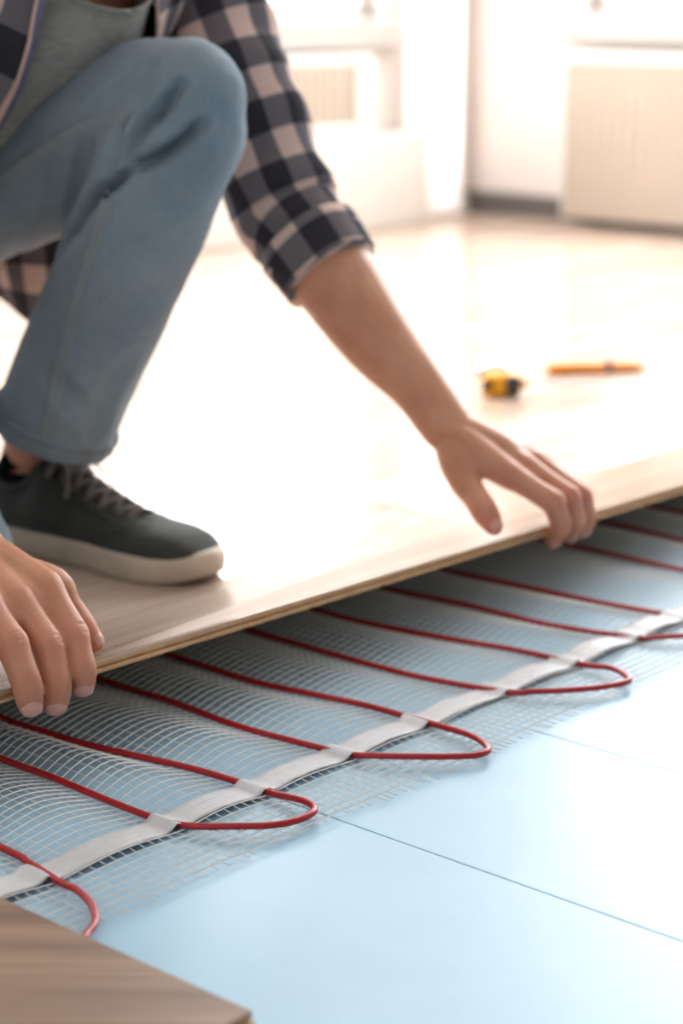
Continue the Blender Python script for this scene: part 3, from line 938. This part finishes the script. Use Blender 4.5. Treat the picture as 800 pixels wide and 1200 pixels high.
def nail(tip, prev, r, dorsal, length=.0150, span=.92):
    """curved plate sitting on the back of a rounded fingertip of radius r"""
    d = (tip-prev).normalized()
    n = (dorsal-d*dorsal.dot(d)).normalized()
    s = d.cross(n)
    vs_, fs = [], []
    na, nt = 10, 8
    t1 = r*.72; t0 = t1-length
    for j in range(nt+1):
        f = j/nt; t = t0+(t1-t0)*f
        R = (r*1.0 if t < 0 else math.sqrt(max(0, r*r-t*t)))*1.0+max(0, -t)*.10
        sp = span*math.sqrt(max(.05, 1-max(0, (.3-f)/.3)**2*.8))
        for i in range(na+1):
            a = (i/na-.5)*2*sp
            tt = t+(1-f)*.0042*(a/sp)**2
            vs_.append(tip+d*tt+(n*math.cos(a)+s*math.sin(a))*(R-.0004+.0006*math.sin(PI*min(1, f+.1))*math.cos(a/sp*1.5)))
    w = na+1
    for j in range(nt):
        for i in range(na): fs.append((j*w+i, j*w+i+1, (j+1)*w+i+1, (j+1)*w+i))
    o = link_mesh('fingernail', rel(vs_), fs, M['nail'], body_o)
    md = o.modifiers.new('t', 'SOLIDIFY'); md.thickness = .0007; md.offset = 0
for F_, r_ in ((RF, RR), (LF, LR)):
    for j, r in zip(F_, r_):
        out = ((j[2]-j[1]).normalized()-(j[3]-j[2]).normalized())
        nail(j[2].lerp(j[3], .8), j[2], r*.80, out.normalized()*.5-CF*.5)
nail(RT[3], RT[2], .0095, V((.15, -.2, 1)), .012)
nail(LT[3], LT[2], .0097, V((-.35, -.45, .8)), .012)
for sg in (-1, 1):
    bm = bmesh.new(); bmesh.ops.create_uvsphere(bm, u_segments=16, v_segments=10, radius=.012, matrix=Matrix.Translation(H(.078, .008, .033*sg)-PO))
    me = bpy.data.meshes.new('eye'); bm.to_mesh(me); bm.free(); link_me('eye', me, M['eye'], body_o)
    bm = bmesh.new(); bmesh.ops.create_uvsphere(bm, u_segments=12, v_segments=8, radius=.0065, matrix=Matrix.Translation(H(.0855, .005, .033*sg)-PO))
    me = bpy.data.meshes.new('iris'); bm.to_mesh(me); bm.free(); link_me('iris', me, M['hair'], body_o)
hair = remesh([limb([(H(-.02, .105, 0), .04, .04), (H(-.015, .085, 0), .085, .075), (H(-.022, .05, 0), .098, .083), (H(-.04, 0, 0), .075, .08), (H(-.05, -.05, 0), .05, .065)], hd, 24),
               limb([(H(.055, .085, -.04), .02, .02), (H(.07, .085, 0), .022, .022), (H(.055, .085, .04), .02, .02)], hu, 12)], .005, 3)
for v in hair.vertices: v.co += v.normal*.004*noise.noise(v.co*60)
pme('hair', hair, M['hair'])

# --- jeans
def tubes_to_jeans():
    hip, kn, an = J['hipL'], J['knL'], J['anL']
    up = V((1, 0, 0))
    parts = []
    # thigh: deeper than wide near the hip
    parts.append(limb([(hip+V((-.02, .03, 0)), .095, .100), (hip.lerp(kn, .3), .088, .092), (hip.lerp(kn, .6), .080, .084), (hip.lerp(kn, .88)+V((0, 0, .004)), .069, .072), (kn+V((0, -.004, .004)), .060, .060)], up, 28))
    # knee cap and shin with an open hem
    hem = P(60, 500, 2.115)
    hx = P(52, 520, 2.135)
    rows = [(kn+V((0, .01, .012)), .052, .050), (kn+V((0, .004, -.015)), .066, .066), (P(190, 190, 1.985), .068, .066), (P(158, 280, 2.025), .066, .064), (P(118, 370, 2.065), .065, .064), (P(82, 450, 2.10), .064, .064), (P(62, 504, 2.125), .0635, .064),
            (P(61, 507, 2.126), .059, .0595), (P(64, 495, 2.12), .056, .056), (P(80, 455, 2.10), .050, .050)]
    smp = catmull([list(p)+[a, b] for p, a, b in rows[:7]], 5)
    rr = [(V(s[:3]), s[3], s[4]) for s in smp]+rows[7:]
    # frames fixed from the leg axis so that the turned-in hem keeps its direction
    fr_ = frames([r[0] for r in rr[:len(smp)]], up)
    last = fr_[-1]
    vs_, fs = [], []; N = 28
    for i, (c, a, b) in enumerate(rr):
        t, A, B = fr_[i] if i < len(smp) else last
        for k in range(N):
            q = 2*PI*k/N
            vs_.append(c+A*a*math.cos(q)+B*b*math.sin(q))
    n = len(rr)
    for i in range(n-1):
        for k in range(N): fs.append((i*N+k, i*N+(k+1) % N, (i+1)*N+(k+1) % N, (i+1)*N+k))
    for base, rev in ((0, True), ((n-1)*N, False)):
        cc = len(vs_); vs_.append(sum((vs_[base+k] for k in range(N)), V((0,0,0)))/N)
        for k in range(N):
            f = (base+k, base+(k+1) % N, cc); fs.append(f[::-1] if rev else f)
    parts.append((vs_, fs))
    global HEM
    HEM = (rr[6*5][0], last)
    # pelvis and the kneeling leg
    parts.append(limb([(pelvis+V((.10, .0, -.01)), .11, .115), (pelvis+V((0, .01, 0)), .115, .12), (pelvis-V((.10, 0, .01)), .11, .115)], V((0,0,1)), 28))
    parts.append(limb([(pelvis+V((0, .04, -.02)), .11, .15), (pelvis.lerp(neck, .18), .105, .145)], FRONT, 28))
    hr, kr, ar = J['hipR'], J['knR'], J['anR']
    parts.append(limb([(hr, .095, .10), (hr.lerp(kr, .4), .085, .09), (hr.lerp(kr, .8), .072, .074), (kr, .062, .060)], up, 26))
    parts.append(limb([(kr+V((0, -.005, .004)), .060, .060), (kr.lerp(ar, .3)+V((0, 0, .0)), .061, .063), (kr.lerp(ar, .7), .060, .060), (ar+V((0, -.01, 0)), .060, .055)], up, 26))
    return parts
jm = remesh(tubes_to_jeans(), .0034, 6, .5)
# folds: dents along lines drawn on the cloth, with a ridge beside each
def surf_bvh(me): return BVHTree.FromPolygons([v.co.copy() for v in me.vertices], [tuple(p.vertices) for p in me.polygons])
jb = surf_bvh(jm)
def on_surf(x, y, b):
    h, n, i, d = b.ray_cast(CAM, ray(x, y).normalized())
    return (h, n) if h is not None else (None, None)
def line_on(b, pxs, n=10):
    out = []
    for q in catmull([list(p) for p in pxs], n):
        h, nn = on_surf(q[0], q[1], b)
        if h is not None: out.append((h, nn))
    return out
folds = [([(236, 146), (205, 172), (178, 188), (150, 196)], .0075, .018), ([(212, 98), (190, 128), (168, 150), (158, 172)], .0075, .013),
         ([(150, 200), (118, 226), (92, 262), (72, 292)], .0075, .022), ([(168, 150), (148, 180), (140, 200)], .0075, .008),
         ([(140, 150), (128, 190), (112, 225)], .011, .005), ([(105, 165), (95, 205), (82, 250)], .012, .005), ([(70, 190), (60, 235), (48, 280)], .013, .004),
         ([(40, 205), (28, 260), (20, 300)], .012, .004), ([(150, 100), (120, 125), (95, 150)], .010, .004), ([(175, 75), (140, 110), (120, 135)], .010, .004),
         ([(205, 230), (160, 262), (130, 300)], .016, .004), ([(190, 330), (150, 365), (120, 400)], .02, .0035), ([(60, 440), (85, 470), (120, 490)], .014, .004), ([(150, 420), (120, 470), (110, 510)], .014, .004)]
jkd = KDTree(len(jm.vertices))
for i, v in enumerate(jm.vertices): jkd.insert(v.co, i)
jkd.balance()
off = {}
for pxs, w, dep in folds:
    ln = line_on(jb, pxs, 8)
    for a, (p, nn) in enumerate(ln):
        taper = math.sin(PI*min(1, (a+.6)/max(1, len(ln))))**.5 if len(ln) > 2 else 1
        for co, i, d in jkd.find_range(p, w*3):
            g = -1.5*dep*taper*math.exp(-(d/w)**2)+dep*.35*taper*math.exp(-((d-1.7*w)/(.7*w))**2)
            if i not in off or abs(g) > abs(off[i]): off[i] = g
nj = [v.normal.copy() for v in jm.vertices]
for i, v in enumerate(jm.vertices):
    sc = .0022*noise.noise(v.co*16)+.0011*noise.noise(v.co*38+V((3, 1, 2)))
    off[i] = off.get(i, 0)+sc
# soften the folds a little before applying
for _ in range(1):
    acc = {}; cnt = {}
    for e in jm.edges:
        a, b2 = e.vertices
        acc[a] = acc.get(a, 0)+off[b2]; acc[b2] = acc.get(b2, 0)+off[a]
        cnt[a] = cnt.get(a, 0)+1; cnt[b2] = cnt.get(b2, 0)+1
    off = {i: .5*off[i]+.5*acc.get(i, off[i])/max(1, cnt.get(i, 1)) for i in off}
for i, g in off.items(): jm.vertices[i].co += nj[i]*g
jb = surf_bvh(jm)
jeans = pme('jeans', jm, M['denim'])
def ribbon(name, ln, width, lift, m, parent):
    vs_, fs = [], []
    for i, (p, n) in enumerate(ln):
        t = (ln[min(i+1, len(ln)-1)][0]-ln[max(i-1, 0)][0]).normalized()
        s = n.cross(t).normalized()
        for k, (o, l) in enumerate(((-.5, -.0012), (-.46, lift), (-.12, lift*.75), (0, lift*.3), (.12, lift*.75), (.46, lift), (.5, -.0012))):
            q = p+s*o*width+n*.01
            h, hn, _, _ = jb.ray_cast(q, -n, .03)
            base = h if h is not None else p+s*o*width
            vs_.append(base+n*l)
    for i in range(len(ln)-1):
        for k in range(6): fs.append((i*7+k, (i+1)*7+k, (i+1)*7+k+1, i*7+k+1))
    return link_mesh(name, rel(vs_), fs, m, parent)
ribbon('inseam', line_on(jb, [(133, 220), (124, 245), (108, 290), (90, 350), (76, 410), (64, 460), (53, 512)], 9), .015, .0018, M['denim_seam'], jeans)
ribbon('inseam', line_on(jb, [(-30, 236), (0, 214), (40, 184), (80, 158), (112, 144), (135, 138), (150, 138)], 9), .015, .0018, M['denim_seam'], jeans)
# hem band with its line of stitches
hc, (ht, hA, hB) = HEM
vs_, fs = [], []; N = 64
for (dz, rr_) in ((-.021, .0648), (-.019, .0668), (-.012, .0664), (-.003, .0666), (.0025, .0655), (.0035, .0625), (.001, .060), (-.02, .060)):
    for k in range(N):
        q = 2*PI*k/N
        w = .0009*math.sin(k*1.7)+.0016*noise.noise(V((math.cos(q)*3, math.sin(q)*3, 1)))
        vs_.append(hc+ht*(dz+.002*math.sin(q*2+1))+hA*(rr_+w)*math.cos(q)+hB*(rr_+w)*math.sin(q))
for i in range(7):
    for k in range(N): fs.append((i*N+k, i*N+(k+1) % N, (i+1)*N+(k+1) % N, (i+1)*N+k))
hem_o = link_mesh('hem', rel(vs_), fs, M['denim'], jeans)
vs_, fs = [], []
for k in range(90):
    q0, q1 = 2*PI*k/90, 2*PI*(k+.62)/90
    ring = [hc+ht*(-.015+.002*math.sin(q*2+1))+(hA*math.cos(q)+hB*math.sin(q))*.0678 for q in (q0, (q0+q1)/2, q1)]
    v, f, u = loft([(p, .0008, .0008) for p in ring], ht, 5, 1)
    o_ = len(vs_); vs_ += v; fs += [tuple(i+o_ for i in g) for g in f]
st = link_mesh('hem_stitching', rel(vs_), fs, M['thread'], jeans); st['kind'] = 'stuff'

# --- shoe
def make_shoe(loc, heading, pitch=0):
    r = empty('shoe', loc-PO, heading, person)
    r.rotation_euler = (0, pitch, heading)
    def prof(tab, x):
        for (a, b), (c, d) in zip(tab, tab[1:]):
            if a <= x <= c:
                t = (x-a)/(c-a); t = t*t*(3-2*t) if False else t
                return b+(d-b)*t
        return tab[-1][1] if x > tab[-1][0] else tab[0][1]
    sm = lambda tab: [tuple(q) for q in catmull([list(p) for p in tab], 6)]
    L = .292
    wt = sm([(0, .004), (.004, .016), (.015, .027), (.04, .0345), (.09, .036), (.14, .037), (.19, .045), (.225, .0475), (.255, .043), (.276, .031), (.287, .018), (.292, .004)])
    # sole
    rings = [(0, .955), (.0035, .99), (.010, 1.0), (.020, 1.0), (.0255, .985), (.0275, .95)]
    vs_, fs = [], []; n = len(wt)
    for z, k in rings:
        toe = .007*0
        for sgn in (1, -1):
            seq = wt if sgn == 1 else wt[::-1]
            for x, w in seq:
                lift = .006*max(0, (x-.24)/.05)**2
                vs_.append(V((L/2+(x-L/2)*(k if k < 1 else 1), sgn*w*k, z+lift)))
    m_ = 2*n
    for i in range(len(rings)-1):
        for k in range(m_): fs.append((i*m_+k, i*m_+(k+1) % m_, (i+1)*m_+(k+1) % m_, (i+1)*m_+k))
    fs.append(tuple(range(m_))[::-1]); fs.append(tuple((len(rings)-1)*m_+k for k in range(m_)))
    sole = link_mesh('sole', vs_, fs, M['sole'], r)
    # upper
    top = sm([(0.004, .062), (.012, .076), (.03, .080), (.05, .076), (.068, .084), (.082, .101), (.094, .102), (.115, .092), (.14, .081), (.17, .069), (.195, .060), (.22, .053), (.245, .050), (.265, .044), (.28, .034), (.288, .027)])
    vs_, fs = [], []; N = 32; xs = [.005+.2825*i/60 for i in range(61)]
    def sec(x, ang):
        w = prof(wt, x)*.955; h = prof(top, x)-.020
        c, s_ = math.cos(ang), math.sin(ang)
        t = max(0, s_)
        nar = 1-(.42 if x < .19 else .42*max(0, 1-(x-.19)/.07))*t**1.4*min(1, h/.055)
        e = .62
        yy = w*nar*math.copysign(abs(c)**e, c)
        zz = .020+(h*math.copysign(abs(s_)**.75, s_) if s_ > 0 else .004*s_)
        return V((x, yy, zz))
    for x in xs:
        for k in range(N): 
            p = sec(x, 2*PI*k/N)
            vs_.append(p + V((0, 0, .0006*noise.noise(p*70))) + V((0, .0012*noise.noise(p*40), 0)))
    for i in range(60):
        for k in range(N): fs.append((i*N+k, i*N+(k+1) % N, (i+1)*N+(k+1) % N, (i+1)*N+k))
    fs.append(tuple(range(N))); fs.append(tuple(60*N+k for k in range(N))[::-1])
    link_mesh('upper', vs_, fs, M['shoe'], r)
    def topz(x, yy):
        w = prof(wt, x)*.955*.62; h = prof(top, x)
        return h - .010*(yy/.022)**2
    # lace stays, two padded strips, with the toe seam
    for sg in (-1, 1):
        pts_ = [V((x, sg*(.0195+.004*(x-.11)/.1), topz(x, .0195)-.004)) for x in (.085, .10, .12, .145, .175, .200)]
        tube('lace_stay', pts_, .0028, M['shoe'], r, 10, 4, V((0,0,1)), .0065)
        pts_ = [sec(x, PI/2-sg*a) + V((0, sg*.0006, .0002)) for x, a in ((.205, .62), (.198, .95), (.182, 1.2), (.16, 1.38), (.13, 1.45), (.09, 1.42))]
        tube('seam', pts_, .0011, M['shoe'], r, 6, 5)
        pts_ = [sec(x, PI/2-sg*a) + V((0, sg*.0004, .0004)) for x, a in ((.098, .25), (.08, .5), (.065, .62), (.045, .70), (.026, .65), (.012, .5))]
        tube('collar_padding', pts_, .0045, M['shoe'], r, 8, 5)
    # laces
    xs2 = [.098, .115, .132, .149, .166, .183, .200]
    for i, x in enumerate(xs2):
        for sg in (-1, 1):
            x2 = xs2[i+1] if i+1 < len(xs2) else x
            pts_ = [V((x2, -sg*.0205, topz(x2, .02)+.0005)), V((x2*.75+x*.25, -sg*.010, topz(x2*.75+x*.25, .01)+.003)), V(((x+x2)/2, 0, topz((x+x2)/2, 0)+.0042+.001*sg)), V((x*.75+x2*.25, sg*.010, topz(x*.75+x2*.25, .01)+.003)), V((x, sg*.0205, topz(x, .02)+.0005))]
            tube('lace', pts_, .0013, M['lace'], r, 8, 4, V((0,0,1)), .0034)
    # tongue and bow
    v, f, u = loft([(V((.125, 0, topz(.125, 0)-.002)), .004, .018), (V((.10, 0, .104)), .004, .022), (V((.086, 0, .112)), .004, .022), (V((.078, 0, .117)), .003, .016)], V((1, 0, 1)), 16, 5)
    link_mesh('tongue', v, f, M['shoe'], r)
    for sg in (-1, 1):
        tube('lace_bow', [V((.098, 0, .106)), V((.104, sg*.014, .110)), V((.112, sg*.028, .102)), V((.110, sg*.034, .092)), V((.102, sg*.024, .098)), V((.098, 0, .105))], .0015, M['lace'], r, 8, 5, V((0,0,1)), .0028)
        tube('lace_end', [V((.099, 0, .106)), V((.112, sg*.012, .105)), V((.128, sg*.026, .088)), V((.134, sg*.035, .072))], .0014, M['lace'], r, 8, 4, V((0,0,1)), .0026)
    return r
heel = V((1.360, 1.730, ZF)); toe = V((1.396, 1.416, ZF))
hd_ = toe-heel
shoe = make_shoe(heel, math.atan2(hd_.y, hd_.x)); shoe.scale = (1.08, 1.06, 1.0)
def copy_tree(o, parent):
    c = o.copy(); COL.objects.link(c); c.parent = parent
    for ch in list(o.children): copy_tree(ch, c)
    return c
s2 = copy_tree(shoe, person)
s2.location = V((1.16, 1.93, .142))-PO; s2.rotation_euler = (PI, 0, PI/2)
an = J['anL']
sk = loft([(an+V((0, .004, -.004)), .034, .039), (an+V((0, .004, -.007)), .036, .041), (an+V((0, .004, -.01)), .039, .043), (an+V((0, .0, -.045)), .038, .042)], V((1,0,0)), 24, 4)
pmesh('sock', sk, M['sock'])

# --- T-shirt
def tdisp(p, ang, v): return .004*noise.noise(V((p.x*14, p.y*7, p.z*7)))+.0015*noise.noise(p*34)
tee_rows = [(tor(.02)+FRONT*.01, .108, .150), (tor(.25)+FRONT*.012, .112, .150), (tor(.5)+FRONT*.016, .115, .158), (tor(.72)+FRONT*.018, .112, .165)]
v, f, u = loft(tee_rows, FRONT, 48, 8, False, tdisp)
# the neckline: a tilted ring that hangs low in front
N = 48; base = len(v)-N
ring_c = V((1.366, 1.572, .640)); ra_ = V((.004, -.074, -.060)); rb_ = V((.074, 0, .006))
t0, A0_, B0_ = frames([tor(.5), tor(.72)], FRONT)[0]
sgn = 1 if B0_.dot(rb_) > 0 else -1
for step in (.33, .66, 1.0):
    for k in range(N):
        q = 2*PI*k/N
        tgt = ring_c+ra_*math.cos(q)+rb_*sgn*math.sin(q)
        src = v[base+k]
        bulge = FRONT*.012*math.sin(PI*step)*max(0, math.cos(q))
        v.append(src.lerp(tgt, step)+bulge)
nr = len(v)//N
for i in range(nr-4, nr-1):
    for k in range(N): f.append((i*N+k, i*N+(k+1) % N, (i+1)*N+(k+1) % N, (i+1)*N+k))
tee = link_mesh('t_shirt', rel(v), f, M['tee'], person)
md = tee.modifiers.new('t', 'SOLIDIFY'); md.thickness = .002; md.offset = -1
rim = [ring_c+ra_*math.cos(2*PI*k/40)+rb_*math.sin(2*PI*k/40) for k in range(41)]
tube('neckband', rel(rim), .0022, M['tee'], tee, 8, 1, V((0,0,1)))

# --- plaid shirt, worn open
shirt = empty('shirt', (0, 0, 0), 0, person)
def fold_disp(seed, amp):
    def d(p, ang, v):
        return amp*noise.noise(V((p.x*18+seed, p.y*18, p.z*18)))+amp*.8*math.sin(v*95+ang*2.2+seed+2*noise.noise(p*9))*(.35+.65*abs(noise.noise(V((ang, v*7, seed)))))
    return d
def sleeve(sh, el, cf, cuff_dir, seed):
    rows = [(sh.lerp(neck, .5)+V((0, .005, -.02)), .072, .070), (sh.lerp(neck, .15)+V((0, 0, .002)), .070, .066), (sh.lerp(el, .08), .070, .066), (sh.lerp(el, .3), .064, .062), (sh.lerp(el, .65), .059, .057), (el, .057, .055), (el.lerp(cf, .5), .0545, .053), (cf, .053, .052)]
    vfu = loft(rows, CF, 56, 12, False, fold_disp(seed, .006))
    o = pmesh('sleeve', vfu, M['plaid'], shirt); md = o.modifiers.new('t', 'SOLIDIFY'); md.thickness = .0018; md.offset = -1
    d = cuff_dir.normalized()
    c0 = cf-d*.022
    rows = [(c0, .052, .052), (c0+d*.002, .0565, .0555), (c0+d*.02, .0568, .0558), (c0+d*.046, .0555, .0545), (c0+d*.0475, .0545, .0535), (c0+d*.046, .052, .051), (c0+d*.01, .050, .049)]
    vfu = loft(rows, CF, 56, 2, False, lambda p, a, v: .0022*noise.noise(p*22)+.0008*math.sin(a*5))
    vv, ff, uu = vfu
    uu = [tuple((x+.012, y+.021) for x, y in q) for q in uu]
    pmesh('cuff', (vv, ff, uu), M['plaid'], shirt)
sleeve(J['shL'], J['elL'], P(372, 297, 2.115), J['fa2']-J['elL'], 1.3)
sleeve(J['shR'], J['elR'], J['elR'].lerp(J['wrR'], .22), J['wrR']-J['elR'], 5.1)
# body of the shirt: everything but the open front
def bdisp(p, ang, v): return .006*noise.noise(V((p.x*11, p.y*8, p.z*8)))+.0025*noise.noise(p*30)
rows = [(tor(-.12)+V((0, .01, -.01)), .128, .178), (tor(.1)+FRONT*.012, .130, .178), (tor(.4)+FRONT*.02, .133, .180), (tor(.7)+FRONT*.018, .134, .188), (tor(.92)+FRONT*.006, .110, .19), (tor(1.02)+V((0, .01, 0)), .075, .14)]
smp = catmull([list(p)+[a, b] for p, a, b in rows], 10)
pts_ = [V(q[:3]) for q in smp]; fr_ = frames(pts_, FRONT)
v, f, u, v2 = [], [], [], []
NB = 72; W_ = NB+1
def lerp_tab(tab, x):
    for (a, b), (c, d) in zip(tab, tab[1:]):
        if x <= c: return b+(d-b)*max(0, min(1, (x-a)/(c-a)))
    return tab[-1][1]
for i, q in enumerate(smp):
    g = i/(len(smp)-1)*1.14-.12
    a0 = lerp_tab([(-.12, .95), (.4, .75), (.7, .46), (.92, .20), (1.02, .4)], g)        # his left flap
    a1 = 2*PI-lerp_tab([(-.12, .5), (.4, .40), (.7, .46), (.92, .55), (1.02, .68)], g)   # his right flap
    t_, A_, B_ = fr_[i]
    for k in range(W_):
        an_ = a0+(a1-a0)*k/NB
        nn = (A_*math.cos(an_)+B_*math.sin(an_)).normalized()
        edge = max(0, 1-min(k, NB-k)/5)
        p = pts_[i]+A_*q[3]*math.cos(an_)+B_*q[4]*math.sin(an_)
        p += nn*(bdisp(p, an_, 0)+.010*edge*edge)
        v.append(p); u.append((an_*.17, i*.0091))
    # the turned-out facing beside his right flap edge
    for w_, l_ in ((0, .0105), (.035, .004), (.07, .0005)):
        an_ = a1+w_*(1 if g > .35 else .6)
        nn = (A_*math.cos(an_)+B_*math.sin(an_)).normalized()
        p = pts_[i]+A_*q[3]*math.cos(an_)+B_*q[4]*math.sin(an_)
        v2.append(p+nn*(bdisp(p, an_, 0)+l_-.001))
uf = []
for i in range(len(smp)-1):
    for k in range(NB):
        q = (i*W_+k, i*W_+k+1, (i+1)*W_+k+1, (i+1)*W_+k); f.append(q); uf.append(tuple(u[x] for x in q))
bodice = link_mesh('bodice', rel(v), f, M['plaid'], shirt, True, uf)
md = bodice.modifiers.new('t', 'SOLIDIFY'); md.thickness = .002; md.offset = -1
f2 = [(i*3+k, i*3+k+1, (i+1)*3+k+1, (i+1)*3+k) for i in range(len(smp)-1) for k in range(2)]
fo = link_mesh('facing', rel(v2), f2, M['plaid_in'], shirt)
fo.modifiers.new('t', 'SOLIDIFY').thickness = .0015
for k in (0, NB):
    tube('placket', rel([v[i*W_+k] for i in range(len(smp))]), .0018, M['piping'], shirt, 8, 1)
# collar
cl = []
nck = tor(1.02)+V((0, .01, .012))
for k in range(33):
    q = .75+(2*PI-1.5)*k/32
    cl.append((math.cos(q), math.sin(q)))
t0, A1_, B1_ = frames([tor(.9), tor(1.02)], FRONT)[0]
vs_, fs, us = [], [], []
for i, (rad, lift) in enumerate(((.070, .0), (.066, .022), (.074, .028), (.098, .004))):
    for (c, s_) in cl: vs_.append(nck+t0*lift+A1_*c*rad*.95+B1_*s_*rad*1.15)
for i in range(3):
    for k in range(32):
        fs.append((i*33+k, i*33+k+1, (i+1)*33+k+1, (i+1)*33+k)); us.append(((k*.016, i*.02), (k*.016+.016, i*.02), (k*.016+.016, i*.02+.02), (k*.016, i*.02+.02)))
col_o = link_mesh('collar', rel(vs_), fs, M['plaid'], shirt, True, us)
col_o.modifiers.new('t', 'SOLIDIFY').thickness = .002
# shirt tail hanging behind the raised thigh
vs_, fs, us = [], [], []
nu, nv_ = 24, 20
for j in range(nv_+1):
    for i in range(nu+1):
        a, b = i/nu, j/nv_
        y_ = 1.70+.42*a
        top_ = V((1.475+.02*math.sin(a*7), y_, .43))
        low_z = .225+.05*abs(a-.25)*2
        x_ = 1.475+.03*b+.012*math.sin(a*11+b*2)
        vs_.append(V((x_, y_, top_.z+(low_z-top_.z)*b)))
for j in range(nv_):
    for i in range(nu):
        w = nu+1
        fs.append((j*w+i, j*w+i+1, (j+1)*w+i+1, (j+1)*w+i))
        us.append(tuple((vs_[q].y, vs_[q].z) for q in fs[-1]))
tl = link_mesh('shirt_tail', rel(vs_), fs, M['plaid'], shirt, True, us)
tl.modifiers.new('t', 'SOLIDIFY').thickness = .002
